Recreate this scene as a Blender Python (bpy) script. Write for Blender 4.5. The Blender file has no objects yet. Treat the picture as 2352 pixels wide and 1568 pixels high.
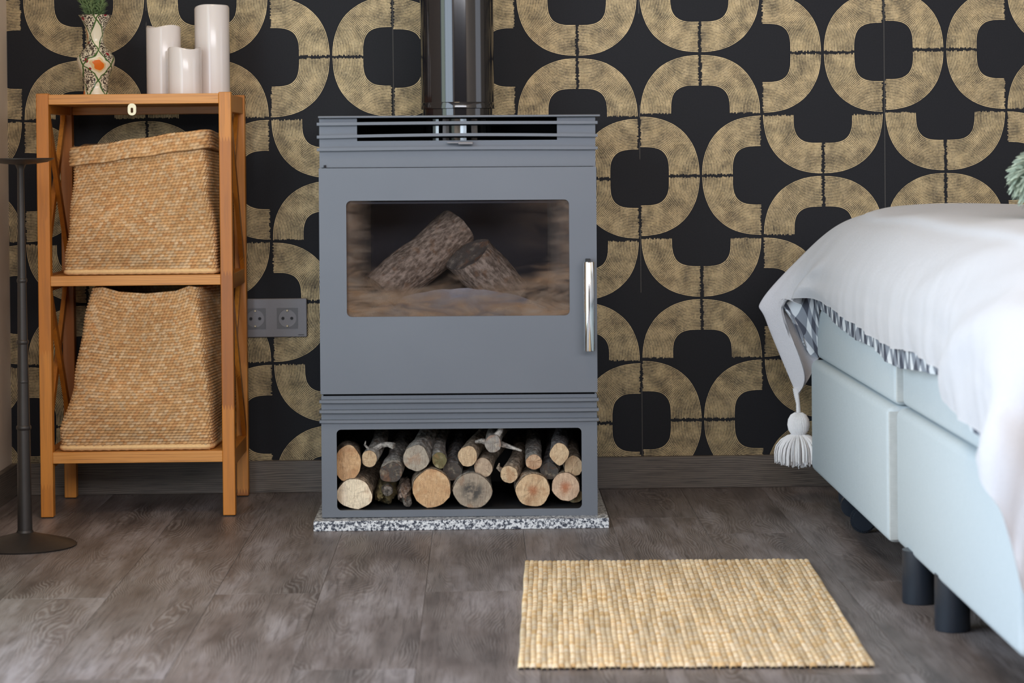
import bpy, bmesh, math, random
import numpy as np
from mathutils import Vector, Matrix, noise as mnoise
random.seed(7); rng = np.random.default_rng(7)
PI = math.pi
C = bpy.context.scene.collection
SC = bpy.context.scene

# ------------------------------------------------------------------ camera, light, exposure
cam_d = bpy.data.cameras.new('camera'); cam = bpy.data.objects.new('camera', cam_d); C.objects.link(cam)
cam_d.sensor_width = 36.0; cam_d.lens = 5400.0 / 2352.0 * 36.0
cam_d.shift_y = -(784.0 - 425.0) / 2352.0
right = Vector((0.99985588, -0.01407132, -0.00949864)); down = Vector((-0.00969407, -0.01388617, -0.99985659)); fwd = Vector((0.01393741, 0.99980457, -0.01402058))
cam.matrix_world = Matrix(((right.x, -down.x, -fwd.x, 0.0), (right.y, -down.y, -fwd.y, -5.07), (right.z, -down.z, -fwd.z, 0.728), (0, 0, 0, 1)))
cam_d.dof.use_dof = True; cam_d.dof.focus_distance = 4.62; cam_d.dof.aperture_fstop = 5.6
SC.camera = cam
SC.view_settings.view_transform = 'Standard'; SC.view_settings.look = 'None'; SC.view_settings.gamma = 1.0
SC.view_settings.use_curve_mapping = False
SC.view_settings.exposure = 0.0

w = bpy.data.worlds.new('world'); SC.world = w; w.use_nodes = True
w.node_tree.nodes['Background'].inputs[0].default_value = (0.55, 0.7, 1.0, 1); w.node_tree.nodes['Background'].inputs[1].default_value = 0.6

def area(name, loc, rot, sx, sy, power, col):
    l = bpy.data.lights.new(name, 'AREA'); l.shape = 'RECTANGLE'; l.size = sx; l.size_y = sy; l.energy = power; l.color = col
    o = bpy.data.objects.new(name, l); C.objects.link(o); o.location = loc; o.rotation_euler = rot
    return o
# daylight through the glazed doors of the left wall (out of frame): sky part and garden part
area('daylight_sky', (-0.98, -2.75, 0.95), (0, -PI/2, 0), 1.7, 2.4, 60, (0.74, 0.87, 1.0))
area('daylight_garden', (-0.98, -1.30, 0.95), (0, -PI/2, 0), 1.7, 0.4, 5, (0.80, 0.95, 0.72))
# unseen fill behind the camera, added to light the stove front
area('rear_fill', (1.1, -6.15, 1.92), (PI/2, 0, 0), 3.9, 0.9, 118, (0.95, 0.95, 1.0))
# small window in the right wall
area('daylight_right', (3.17, -1.5, 1.3), (0, PI/2, 0), 1.3, 1.2, 7, (0.72, 0.82, 1.0))
# unseen warm fill added below the ceiling, no lamp modelled there
area('overhead_warm_fill', (-0.1, -1.9, 2.42), (0, 0, 0), 0.5, 0.5, 10, (1.0, 0.74, 0.46))

# ------------------------------------------------------------------ node helper
class NT:
    def __init__(s, name, rough=0.5, metal=0.0, spec=0.5):
        s.m = bpy.data.materials.new(name); s.m.use_nodes = True; s.t = s.m.node_tree
        s.b = s.t.nodes['Principled BSDF']; s.out = s.t.nodes['Material Output']
        s.b.inputs['Roughness'].default_value = rough; s.b.inputs['Metallic'].default_value = metal
        s.b.inputs['Specular IOR Level'].default_value = spec
    def link(s, a, b): s.t.links.new(a, b)
    def put(s, sock, v):
        if isinstance(v, bpy.types.NodeSocket): s.link(v, sock)
        elif v is not None:
            if sock.type == 'RGBA' and len(v) == 3: v = (*v, 1)
            sock.default_value = v
    def n(s, typ, **k):
        nd = s.t.nodes.new(typ)
        for a, b in k.items(): setattr(nd, a, b)
        return nd
    def M(s, op, a, b=None, c=None, clamp=False):
        nd = s.n('ShaderNodeMath', operation=op, use_clamp=clamp)
        s.put(nd.inputs[0], a)
        if b is not None: s.put(nd.inputs[1], b)
        if c is not None: s.put(nd.inputs[2], c)
        return nd.outputs[0]
    def V(s, op, a, b):
        nd = s.n('ShaderNodeVectorMath', operation=op); s.put(nd.inputs[0], a); s.put(nd.inputs[1], b); return nd.outputs[0]
    def mix(s, f, a, b, blend='MIX'):
        nd = s.n('ShaderNodeMix', data_type='RGBA', blend_type=blend)
        s.put(nd.inputs[0], f); s.put(nd.inputs[6], a); s.put(nd.inputs[7], b); return nd.outputs[2]
    def obj(s): return s.n('ShaderNodeTexCoord').outputs['Object']
    def sep(s, v):
        nd = s.n('ShaderNodeSeparateXYZ'); s.put(nd.inputs[0], v); return nd.outputs
    def comb(s, x, y, z):
        nd = s.n('ShaderNodeCombineXYZ'); s.put(nd.inputs[0], x); s.put(nd.inputs[1], y); s.put(nd.inputs[2], z); return nd.outputs[0]
    def scale(s, v, k): return s.V('MULTIPLY', v, k)
    def noise(s, v, sc=5.0, det=3.0, rough=0.5, dist=0.0, col=False):
        nd = s.n('ShaderNodeTexNoise'); s.put(nd.inputs['Vector'], v)
        for k, x in (('Scale', sc), ('Detail', det), ('Roughness', rough), ('Distortion', dist)): nd.inputs[k].default_value = x
        return nd.outputs[1 if col else 0]
    def vor(s, v, sc=5.0, feat='F1', out='Distance'):
        nd = s.n('ShaderNodeTexVoronoi', feature=feat); s.put(nd.inputs['Vector'], v); nd.inputs['Scale'].default_value = sc; return nd.outputs[out]
    def ramp(s, f, stops):
        nd = s.n('ShaderNodeValToRGB'); e = nd.color_ramp.elements
        while len(e) < len(stops): e.new(0.5)
        for i, (p, c) in enumerate(stops): e[i].position = p; e[i].color = (*c, 1) if len(c) == 3 else c
        s.put(nd.inputs[0], f); return nd.outputs[0]
    def sm(s, v, a, b):      # smoothstep a..b
        nd = s.n('ShaderNodeMapRange', interpolation_type='SMOOTHSTEP'); s.put(nd.inputs[0], v)
        nd.inputs[1].default_value = a; nd.inputs[2].default_value = b; return nd.outputs[0]
    def bump(s, h, strength=0.3, dist=0.002):
        nd = s.n('ShaderNodeBump'); nd.inputs['Strength'].default_value = strength; nd.inputs['Distance'].default_value = dist
        s.put(nd.inputs['Height'], h); s.link(nd.outputs[0], s.b.inputs['Normal'])
    def col(s, c): s.put(s.b.inputs['Base Color'], c); return s
    def set(s, k, v): s.put(s.b.inputs[k], v); return s

def simple(name, c, rough=0.5, metal=0.0, spec=0.5, nz=0.0, nsc=60):
    t = NT(name, rough, metal, spec)
    if nz:
        f = t.noise(t.obj(), nsc, 4)
        t.col(t.mix(f, tuple(x*(1-nz) for x in c), tuple(min(1, x*(1+nz)) for x in c)))
        t.bump(f, 0.12, 0.001)
    else: t.col(c)
    return t.m

# ------------------------------------------------------------------ materials
def mat_wallpaper():
    t = NT('wallpaper', 0.6, spec=0.25)
    o = t.obj(); x, y, z = t.sep(o)[0:3]
    S = 0.1325; SZ = 0.1318
    wob = t.noise(o, 14, 2)                                            # hand-painted wander of the strokes
    u = t.M('ADD', t.M('DIVIDE', t.M('SUBTRACT', x, 0.3462), S), 32.0)
    i = t.M('FLOOR', u); a = t.M('FRACT', u)
    roll = t.M('FLOOR', t.M('DIVIDE', i, 4.0)); odd = t.M('MODULO', roll, 2.0)
    k = t.M('MODULO', i, 4.0); khi = t.M('GREATER_THAN', k, 1.5); kodd = t.M('MODULO', k, 2.0)
    # each roll hangs a few millimetres off its neighbour
    drop = t.M('SUBTRACT', t.M('MULTIPLY', t.M('COMPARE', roll, 7.0, 0.1), 0.005), t.M('MULTIPLY', t.M('COMPARE', roll, 9.0, 0.1), 0.004))
    v = t.M('ADD', t.M('DIVIDE', t.M('SUBTRACT', t.M('SUBTRACT', 1.0685, drop), z), SZ), 32.0)
    j = t.M('FLOOR', v); b = t.M('FRACT', v)
    jp = t.M('MODULO', t.M('ADD', j, t.M('ADD', t.M('MULTIPLY', khi, 2.0), t.M('MULTIPLY', odd, 2.0))), 4.0)
    base_r = t.M('LESS_THAN', jp, 1.5)
    rgt = t.M('ABSOLUTE', t.M('SUBTRACT', base_r, kodd))
    top = t.M('ADD', t.M('LESS_THAN', jp, 0.5), t.M('GREATER_THAN', jp, 2.5))
    da = t.M('ABSOLUTE', t.M('SUBTRACT', rgt, a))
    db = t.M('ABSOLUTE', t.M('SUBTRACT', t.M('SUBTRACT', 1.0, top), b))
    def lp(p): return t.M('POWER', t.M('ADD', t.M('POWER', da, p), t.M('POWER', db, p)), 1.0/p)
    r2, r4 = lp(2.25), lp(3.6)
    mx = t.M('MULTIPLY', t.M('SUBTRACT', r2, 0.5), 2.0, clamp=True)
    r = t.M('ADD', t.M('MULTIPLY', r2, mx), t.M('MULTIPLY', r4, t.M('SUBTRACT', 1.0, mx)))
    r = t.M('ADD', r, t.M('MULTIPLY', t.M('SUBTRACT', wob, 0.5), 0.018))
    q = t.M('MULTIPLY', t.M('SUBTRACT', r, 0.475), 20.0/0.505)
    li = t.M('FLOOR', q); fr = t.M('ABSOLUTE', t.M('SUBTRACT', t.M('FRACT', q), 0.5))
    fine = t.noise(o, 240, 3); mid = t.noise(o, 32, 2)
    wid = t.M('ADD', 0.255, t.M('ADD', t.M('MULTIPLY', t.M('SUBTRACT', fine, 0.5), 0.38), t.M('MULTIPLY', t.M('SUBTRACT', mid, 0.5), 0.5)))
    line = t.M('LESS_THAN', fr, wid)
    inb = t.M('MULTIPLY', t.M('GREATER_THAN', q, 0.0), t.M('LESS_THAN', q, 20.0))
    wn = t.n('ShaderNodeTexWhiteNoise', noise_dimensions='3D'); t.link(t.comb(li, i, j), wn.inputs['Vector'])
    lim = t.M('ADD', 0.012, t.M('MULTIPLY', wn.outputs['Value'], 0.026))
    ends = t.M('MULTIPLY', t.M('GREATER_THAN', da, lim), t.M('GREATER_THAN', db, lim))
    m = t.M('MULTIPLY', t.M('MULTIPLY', line, inb), ends)
    # linen ground
    wx = t.M('SINE', t.M('MULTIPLY', x, 5200)); wz = t.M('SINE', t.M('MULTIPLY', z, 5200))
    lin = t.M('MULTIPLY', t.M('ADD', wx, wz), 0.25)
    patch = t.noise(o, 9, 3)
    ground = t.mix(t.M('ADD', t.noise(o, 300, 2), lin), (0.006, 0.0065, 0.009), (0.014, 0.0145, 0.018))
    gold = t.mix(t.noise(o, 55, 4), (0.50, 0.365, 0.18), (0.73, 0.575, 0.33))
    # paper edge showing at the joints between rolls
    ur = t.M('FRACT', t.M('DIVIDE', u, 4.0))
    edge = t.M('MULTIPLY', t.M('LESS_THAN', t.M('ABSOLUTE', t.M('SUBTRACT', ur, 0.002)), 0.0011), t.M('GREATER_THAN', t.noise(o, 5, 2), 0.46))
    c = t.mix(m, ground, gold); c = t.mix(t.M('MULTIPLY', edge, 0.28), c, (0.35, 0.32, 0.27))
    t.col(c); t.set('Metallic', t.M('MULTIPLY', m, 0.35)); t.set('Roughness', t.M('ADD', 0.62, t.M('MULTIPLY', m, -0.17)))
    t.bump(t.M('ADD', m, t.M('MULTIPLY', lin, 0.5)), 0.15, 0.0004)
    return t.m

def mat_floor():
    t = NT('floor_plank_wood', 0.38); o = t.obj()
    oi = t.n('ShaderNodeObjectInfo'); rnd = oi.outputs['Random']
    sh = t.comb(t.M('MULTIPLY', rnd, 37.0), t.M('MULTIPLY', rnd, 91.0), t.M('MULTIPLY', rnd, 11.0))
    p = t.V('ADD', o, sh); x = t.sep(o)[0]
    f = t.noise(t.scale(p, (6.0, 1.5, 1.0)), 1.0, 2, 0.5, 0.3)
    fine = t.noise(t.scale(p, (60, 14, 1)), 1.0, 2)
    ph = t.M('ADD', t.M('ADD', t.M('MULTIPLY', x, 330.0), t.M('MULTIPLY', f, 74.0)), t.M('MULTIPLY', fine, 3.4))
    s = t.M('ADD', t.M('MULTIPLY', t.M('SINE', t.M('MULTIPLY', ph, 6.28*0.62)), 0.5), 0.5)
    s = t.M('POWER', s, 1.6)
    streak = t.noise(t.scale(p, (150, 8, 1)), 1.0, 4, 0.65, 0.6)
    big = t.noise(t.scale(p, (13, 2.4, 1)), 1.0, 4, 0.6)
    base = t.ramp(big, [(0.32, (0.072, 0.055, 0.050)), (0.50, (0.150, 0.118, 0.108)), (0.68, (0.29, 0.25, 0.25))])
    base = t.mix(t.M('MULTIPLY', rnd, 0.3), base, (0.085, 0.078, 0.076))
    amp = t.M('MULTIPLY', s, t.sm(t.noise(t.scale(p, (16, 6, 1)), 1.0, 2), 0.3, 0.65))
    c = t.mix(t.M('MULTIPLY', amp, 0.42), base, (0.36, 0.32, 0.305))
    c = t.mix(t.M('MULTIPLY', t.sm(streak, 0.46, 0.72), 0.55), c, (0.045, 0.035, 0.032))
    t.col(c); t.set('Roughness', t.M('ADD', 0.36, t.M('MULTIPLY', streak, 0.16)))
    t.bump(t.M('ADD', s, streak), 0.18, 0.0006)
    return t.m

def mat_skirt():
    t = NT('skirting_wood', 0.5); o = t.obj()
    f = t.noise(t.scale(o, (2.5, 2.5, 12)), 1.0, 2, 0.5, 0.4)
    s = t.M('SINE', t.M('ADD', t.M('MULTIPLY', t.sep(o)[2], 1500), t.M('MULTIPLY', f, 46)))
    st = t.noise(t.scale(o, (12, 12, 420)), 1.0, 3, 0.6)
    c = t.mix(t.M('MULTIPLY', t.M('ADD', s, 1.0), 0.26), (0.095, 0.075, 0.060), (0.25, 0.205, 0.165))
    c = t.mix(t.sm(st, 0.45, 0.75), c, (0.045, 0.036, 0.03)); t.col(c); t.bump(st, 0.2, 0.0006)
    return t.m

def mat_oak():
    # warm oiled hardwood made of finger-jointed blocks
    t = NT('oiled_wood', 0.42); o = t.obj(); x, y, z = t.sep(o)[0:3]
    oi = t.n('ShaderNodeObjectInfo'); rnd = oi.outputs['Random']
    zig = t.M('MULTIPLY', t.M('PINGPONG', t.M('ADD', x, y), 0.003), 4.0)
    blk = t.M('FLOOR', t.M('DIVIDE', t.M('ADD', t.M('ADD', z, zig), t.M('MULTIPLY', rnd, 3.0)), 0.27))
    wn = t.n('ShaderNodeTexWhiteNoise', noise_dimensions='2D'); t.link(t.comb(blk, rnd, 0.0), wn.inputs['Vector'])
    bc = t.ramp(wn.outputs['Value'], [(0.0, (0.34, 0.100, 0.008)), (0.45, (0.52, 0.175, 0.016)), (1.0, (0.66, 0.255, 0.036))])
    p = t.V('ADD', o, t.comb(rnd, blk, rnd))
    g = t.noise(t.scale(p, (150, 150, 7)), 1.0, 4, 0.6)
    c = t.mix(t.sm(g, 0.4, 0.7), bc, t.mix(0.35, bc, (0.22, 0.075, 0.016)))
    t.col(c); t.bump(g, 0.1, 0.0005); return t.m
def mat_oak_h():
    t = NT('oiled_board_wood', 0.42); o = t.obj(); x, y, z = t.sep(o)[0:3]
    f = t.noise(t.scale(o, (3, 20, 60)), 1.0, 2)
    s = t.M('SINE', t.M('ADD', t.M('MULTIPLY', z, 1500), t.M('MULTIPLY', f, 26)))
    g = t.noise(t.scale(o, (7, 150, 300)), 1.0, 4, 0.6)
    c = t.mix(t.M('MULTIPLY', t.M('ADD', s, 1), 0.28), (0.68, 0.30, 0.068), (0.50, 0.180, 0.026))
    c = t.mix(t.sm(g, 0.5, 0.8), c, (0.33, 0.12, 0.03)); t.col(c); t.bump(g, 0.1, 0.0005); return t.m

def mat_stove():
    t = NT('grey_stove_enamel', 0.36, 0.35); o = t.obj()
    f = t.noise(o, 900, 2); g = t.noise(o, 5, 2)
    t.col(t.mix(g, (0.125, 0.135, 0.155), (0.150, 0.160, 0.180))); t.bump(f, 0.12, 0.0004)
    t.set('Roughness', t.M('ADD', 0.42, t.M('MULTIPLY', f, 0.16))); return t.m

def mat_granite():
    t = NT('speckled_granite', 0.3); o = t.obj()
    d = t.V('ADD', o, t.scale(t.noise(o, 260, 2, col=True), (0.006, 0.006, 0.006)))
    n = t.noise(d, 210, 3, 0.6); n2 = t.noise(d, 150, 2)
    c = t.ramp(n, [(0.38, (0.03, 0.035, 0.05)), (0.46, (0.18, 0.19, 0.22)), (0.52, (0.62, 0.62, 0.63)), (0.75, (0.80, 0.79, 0.78))])
    c = t.mix(t.sm(n2, 0.58, 0.64), c, (0.035, 0.04, 0.06)); t.col(c); return t.m

def mat_cut():
    t = NT('sawn_wood_end', 0.8, spec=0.2); o = t.obj(); x, y, z = t.sep(o)[0:3]
    oi = t.n('ShaderNodeObjectInfo'); rnd = oi.outputs['Random']
    p = t.V('ADD', o, t.comb(rnd, t.M('MULTIPLY', rnd, 7), 0.0))
    nz = t.noise(p, 45, 3)
    rr = t.M('SQRT', t.M('ADD', t.M('MULTIPLY', x, x), t.M('MULTIPLY', z, z)))
    rr = t.M('ADD', rr, t.M('MULTIPLY', nz, 0.007))
    ring = t.M('ADD', t.M('MULTIPLY', t.M('SINE', t.M('MULTIPLY', rr, 2400)), 0.5), 0.5)
    saw = t.noise(t.V('ADD', t.scale(p, (620, 40, 60)), t.scale(t.noise(p, 60, 2, col=True), (4, 0, 0))), 1.0, 4, 0.7)
    blot = t.noise(p, 70, 4, 0.6)
    c = oi.outputs['Color']
    dark = t.mix(0.65, c, (0.10, 0.05, 0.025)); lite = t.mix(0.35, c, (0.85, 0.68, 0.46))
    k = t.mix(t.M('MULTIPLY', ring, 0.13), c, dark)
    crk = t.M('LESS_THAN', t.M('ABSOLUTE', t.M('SUBTRACT', t.noise(t.scale(p, (30, 1, 90)), 1.0, 2), 0.5)), 0.012)
    k = t.mix(t.M('MULTIPLY', crk, 0.3), k, dark)
    k = t.mix(t.M('MULTIPLY', t.sm(saw, 0.42, 0.70), 0.75), k, dark)
    k = t.mix(t.M('MULTIPLY', t.sm(blot, 0.50, 0.72), 0.6), k, lite)
    k = t.mix(t.M('MULTIPLY', t.sm(t.noise(p, 38, 3), 0.52, 0.7), 0.4), k, (0.33, 0.13, 0.05))
    al = oi.outputs['Alpha']; near = t.M('SUBTRACT', 1.0, t.sm(t.M('ADD', rr, t.M('MULTIPLY', nz, 0.008)), 0.008, 0.024))
    red = t.M('MULTIPLY', near, t.M('COMPARE', al, 0.5, 0.1)); drk = t.M('MULTIPLY', t.M('SUBTRACT', 1.0, t.sm(rr, 0.014, 0.036)), t.M('COMPARE', al, 0.2, 0.1))
    k = t.mix(t.M('MULTIPLY', red, 0.75), k, (0.36, 0.10, 0.035)); k = t.mix(t.M('MULTIPLY', drk, t.sm(blot, 0.35, 0.6)), k, (0.075, 0.065, 0.058))
    t.col(k); t.bump(t.M('ADD', saw, t.M('MULTIPLY', ring, 0.4)), 0.5, 0.0012); return t.m

def mat_bark():
    t = NT('bark', 0.9, spec=0.2); o = t.obj()
    oi = t.n('ShaderNodeObjectInfo'); rnd = oi.outputs['Random']
    p = t.V('ADD', o, t.comb(rnd, t.M('MULTIPLY', rnd, 9), rnd))
    n = t.noise(t.scale(p, (1, 0.45, 1)), 130, 5, 0.65); v = t.vor(t.scale(p, (1, 0.4, 1)), 150)
    c = oi.outputs['Color']
    k = t.mix(t.sm(n, 0.35, 0.7), t.mix(0.7, c, (0.02, 0.014, 0.010)), t.mix(0.25, c, (0.60, 0.50, 0.40)))
    k = t.mix(t.M('MULTIPLY', t.sm(t.noise(p, 60, 3), 0.55, 0.7), 0.5), k, (0.22, 0.11, 0.05))
    t.col(k); t.bump(t.M('ADD', n, v), 0.8, 0.003); return t.m

def mat_attr(name, rough=0.85, noise_amt=0.25, nsc=500, sheen=0.0):
    t = NT(name, rough, spec=0.15); at = t.n('ShaderNodeVertexColor', layer_name='Col')
    f = t.noise(t.obj(), nsc, 3, 0.65)
    t.col(t.mix(t.M('MULTIPLY', f, noise_amt*2), at.outputs[0], t.mix(0.6, at.outputs[0], (0.16, 0.08, 0.03))))
    t.bump(f, 0.4, 0.0008); return t.m

def mat_cloth(name, c, c2, sc=1.0):
    t = NT(name, 0.85, spec=0.15); o = t.obj(); x, y, z = t.sep(o)[0:3]
    n = t.noise(t.scale(o, (60, 60, 600)), 1.0, 3, 0.6); n2 = t.noise(t.scale(o, (60, 600, 60)), 1.0, 3, 0.6)
    t.col(t.mix(t.M('MULTIPLY', t.M('ADD', n, n2), 0.5), c, c2)); t.bump(t.M('ADD', n, n2), 0.25, 0.0006); return t.m

def mat_throw():
    t = NT('white_felted_wool', 0.95, spec=0.1); o = t.obj()
    n = t.noise(o, 420, 4, 0.7); n2 = t.noise(o, 22, 3)
    t.col(t.mix(n, (0.56, 0.555, 0.58), (0.70, 0.69, 0.71))); t.bump(t.M('ADD', n, t.M('MULTIPLY', n2, 2.0)), 0.55, 0.002)
    t.set('Sheen Weight', 0.25); return t.m

def mat_gingham():
    t = NT('grey_white_check_cotton', 0.85, spec=0.15); uv = t.n('ShaderNodeUVMap', uv_map='UVMap').outputs[0]
    x0, y0, z = t.sep(uv)[0:3]
    x = t.M('SUBTRACT', t.M('MULTIPLY', x0, 0.85), t.M('MULTIPLY', y0, 0.53)); y = t.M('ADD', t.M('ADD', t.M('MULTIPLY', x0, 0.53), t.M('MULTIPLY', y0, 0.85)), 5.0); x = t.M('ADD', x, 5.0)
    a = t.M('GREATER_THAN', t.M('FRACT', t.M('DIVIDE', x, 0.038)), 0.5); b = t.M('GREATER_THAN', t.M('FRACT', t.M('DIVIDE', y, 0.038)), 0.5)
    s = t.M('MULTIPLY', t.M('ADD', a, b), 0.5)
    t.col(t.ramp(s, [(0.0, (0.72, 0.74, 0.76)), (0.5, (0.27, 0.29, 0.33)), (1.0, (0.085, 0.09, 0.115))])); return t.m

def mat_glass_soot():
    t = NT('sooty_stove_glass', 0.5); o = t.obj(); x, y, z = t.sep(o)[0:3]
    # object coordinates: x along the pane (0 = middle), z up (0 = lower edge)
    warp = t.noise(t.scale(o, (1, 1, 2.2)), 9, 3, 0.55, 0.6); w2 = t.noise(t.scale(o, (1, 1, 3.0)), 22, 3)
    zz = t.M('ADD', z, t.M('MULTIPLY', t.M('SUBTRACT', warp, 0.5), 0.13))
    ax = t.M('ABSOLUTE', x)
    low = t.M('SUBTRACT', 1.0, t.sm(t.M('SUBTRACT', zz, t.M('MULTIPLY', t.M('POWER', t.M('DIVIDE', ax, 0.216), 2.5), 0.055)), 0.0, 0.075))
    side = t.sm(t.M('ADD', ax, t.M('MULTIPLY', t.M('SUBTRACT', w2, 0.5), 0.05)), 0.165, 0.225)
    tr = t.M('MULTIPLY', t.sm(x, 0.05, 0.22), t.sm(zz, 0.10, 0.24))
    f = t.M('MAXIMUM', t.M('MULTIPLY', low, 0.95), t.M('MAXIMUM', t.M('MULTIPLY', side, 0.55), t.M('MULTIPLY', tr, 0.16)))
    f = t.M('MULTIPLY', f, t.M('MULTIPLY', t.sm(t.noise(t.scale(o, (1, 1, 3.4)), 11, 4, 0.6, 0.8), 0.22, 0.66), 1.05))
    f = t.M('ADD', t.M('MULTIPLY', f, 0.80), 0.004, clamp=True)
    soot = NT.mix(t, w2, (0.20, 0.095, 0.035), (0.26, 0.215, 0.18))
    tp = t.n('ShaderNodeBsdfTransparent'); tp.inputs[0].default_value = (0.93, 0.93, 0.95, 1)
    df = t.n('ShaderNodeBsdfDiffuse'); t.link(soot, df.inputs[0])
    gl = t.n('ShaderNodeBsdfGlossy'); gl.inputs['Roughness'].default_value = 0.06; gl.inputs[0].default_value = (0.9, 0.92, 1.0, 1)
    m1 = t.n('ShaderNodeMixShader'); t.link(f, m1.inputs[0]); t.link(tp.outputs[0], m1.inputs[1]); t.link(df.outputs[0], m1.inputs[2])
    fr = t.n('ShaderNodeFresnel'); fr.inputs[0].default_value = 1.45
    m2 = t.n('ShaderNodeMixShader'); t.link(fr.outputs[0], m2.inputs[0]); t.link(m1.outputs[0], m2.inputs[1]); t.link(gl.outputs[0], m2.inputs[2])
    t.link(m2.outputs[0], t.out.inputs[0]); return t.m

def mat_vase():
    t = NT('painted_ceramic', 0.22); o = t.obj(); x, y, z = t.sep(o)[0:3]
    th = t.M('ARCTAN2', y, x)
    nz = t.noise(o, 30, 2)
    A = t.M('ADD', t.M('MULTIPLY', th, 2.0), t.M('MULTIPLY', nz, 1.9)); B = t.M('MULTIPLY', z, 50.0)
    s1 = t.M('SINE', t.M('ADD', A, B)); s2 = t.M('SINE', t.M('SUBTRACT', A, B))
    vine = t.M('LESS_THAN', t.M('MINIMUM', t.M('ABSOLUTE', s1), t.M('ABSOLUTE', s2)), 0.13)
    cell = t.M('MULTIPLY', s1, s2)
    petal = t.M('MULTIPLY', t.M('GREATER_THAN', cell, 0.50), t.M('GREATER_THAN', s1, 0.0)); core = t.M('MULTIPLY', t.M('GREATER_THAN', cell, 0.72), t.M('GREATER_THAN', s1, 0.0))
    filig = t.M('MULTIPLY', t.M('LESS_THAN', cell, -0.12), t.M('GREATER_THAN', t.noise(o, 330, 2), 0.50))
    red = t.M('MULTIPLY', t.M('LESS_THAN', t.vor(o, 48), 0.0045*48), t.M('GREATER_THAN', nz, 0.52))
    c = t.mix(filig, (0.78, 0.70, 0.52), (0.05, 0.035, 0.03)); c = t.mix(petal, c, (0.70, 0.52, 0.25)); c = t.mix(core, c, (0.72, 0.16, 0.015))
    c = t.mix(red, c, (0.28, 0.015, 0.03)); c = t.mix(vine, c, (0.055, 0.13, 0.025)); t.col(c); return t.m

MAT = {}
MAT['wallpaper'] = mat_wallpaper(); MAT['floor'] = mat_floor(); MAT['skirt'] = mat_skirt()
MAT['oak'] = mat_oak(); MAT['oakh'] = mat_oak_h(); MAT['stove'] = mat_stove(); MAT['granite'] = mat_granite()
MAT['cut'] = mat_cut(); MAT['bark'] = mat_bark(); MAT['jute'] = mat_attr('woven_jute'); MAT['fur'] = mat_attr('plush_tufts', 0.95, 0.05)
MAT['bed'] = mat_cloth('pale_grey_upholstery', (0.47, 0.525, 0.55), (0.61, 0.67, 0.70)); MAT['throw'] = mat_throw(); MAT['gingham'] = mat_gingham()
MAT['gusset'] = mat_cloth('ribbed_seam_tape', (0.40, 0.42, 0.41), (0.66, 0.68, 0.66))
MAT['glass'] = mat_glass_soot(); MAT['vase'] = mat_vase()
MAT['plaster'] = simple('beige_plaster', (0.80, 0.68, 0.54), 0.9, nz=0.05, nsc=20); MAT['ceiling'] = simple('dark_ceiling', (0.42, 0.34, 0.26), 0.8); MAT['frontwall'] = simple('dark_front_wall', (0.13, 0.10, 0.08), 0.7)  # unseen ceiling and front wall darkened to cut bounce and glass reflection
MAT['black'] = simple('black_iron', (0.012, 0.012, 0.014), 0.6); MAT['castiron'] = simple('dark_cast_iron', (0.012, 0.012, 0.018), 0.55, 0.3, nz=0.2)
MAT['pipe'] = simple('black_gloss_pipe', (0.010, 0.010, 0.013), 0.09, 0.0, 0.8); MAT['chrome'] = simple('polished_steel', (0.86, 0.85, 0.84), 0.12, 1.0)
MAT['flex'] = simple('ribbed_bright_steel', (0.5, 0.5, 0.5), 0.25, 1.0)
MAT['brass'] = simple('pale_brass_plate', (0.50, 0.42, 0.28), 0.35, 0.8); MAT['candle'] = simple('white_wax', (0.78, 0.71, 0.67), 0.16, 0.0, 0.5)
MAT['candle'].node_tree.nodes['Principled BSDF'].inputs['Subsurface Weight'].default_value = 0.15
MAT['candle'].node_tree.nodes['Principled BSDF'].inputs['Subsurface Radius'].default_value = (0.01, 0.008, 0.006)
MAT['socket'] = simple('anthracite_plastic', (0.19, 0.18, 0.185), 0.42, 0.4, nz=0.06, nsc=400); MAT['socket2'] = simple('anthracite_insert', (0.13, 0.128, 0.135), 0.38)
MAT['bronze'] = simple('dark_bronze_metal', (0.050, 0.043, 0.040), 0.42, 0.6, nz=0.15); MAT['leg'] = simple('black_plastic_leg', (0.018, 0.024, 0.034), 0.35)
MAT['firebrick'] = simple('sooty_firebrick', (0.20, 0.18, 0.16), 0.9, nz=0.4, nsc=25); MAT['ash'] = simple('grey_ash', (0.33, 0.31, 0.31), 0.95, nz=0.35, nsc=40)
MAT['leaf'] = simple('rosemary_leaf', (0.20, 0.29, 0.12), 0.6, nz=0.3, nsc=90); MAT['stem'] = simple('green_stem', (0.10, 0.09, 0.04), 0.7)
MAT['yarn'] = simple('white_cotton_yarn', (0.80, 0.79, 0.79), 0.9, nz=0.1, nsc=300)
MAT['frame'] = simple('grey_window_frame', (0.25, 0.25, 0.26), 0.4); MAT['rubber'] = simple('black_felt_pad', (0.01, 0.01, 0.01), 0.8)
MAT['moss'] = simple('mossy_bark', (0.16, 0.12, 0.05), 0.95, nz=0.8, nsc=110)

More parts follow.
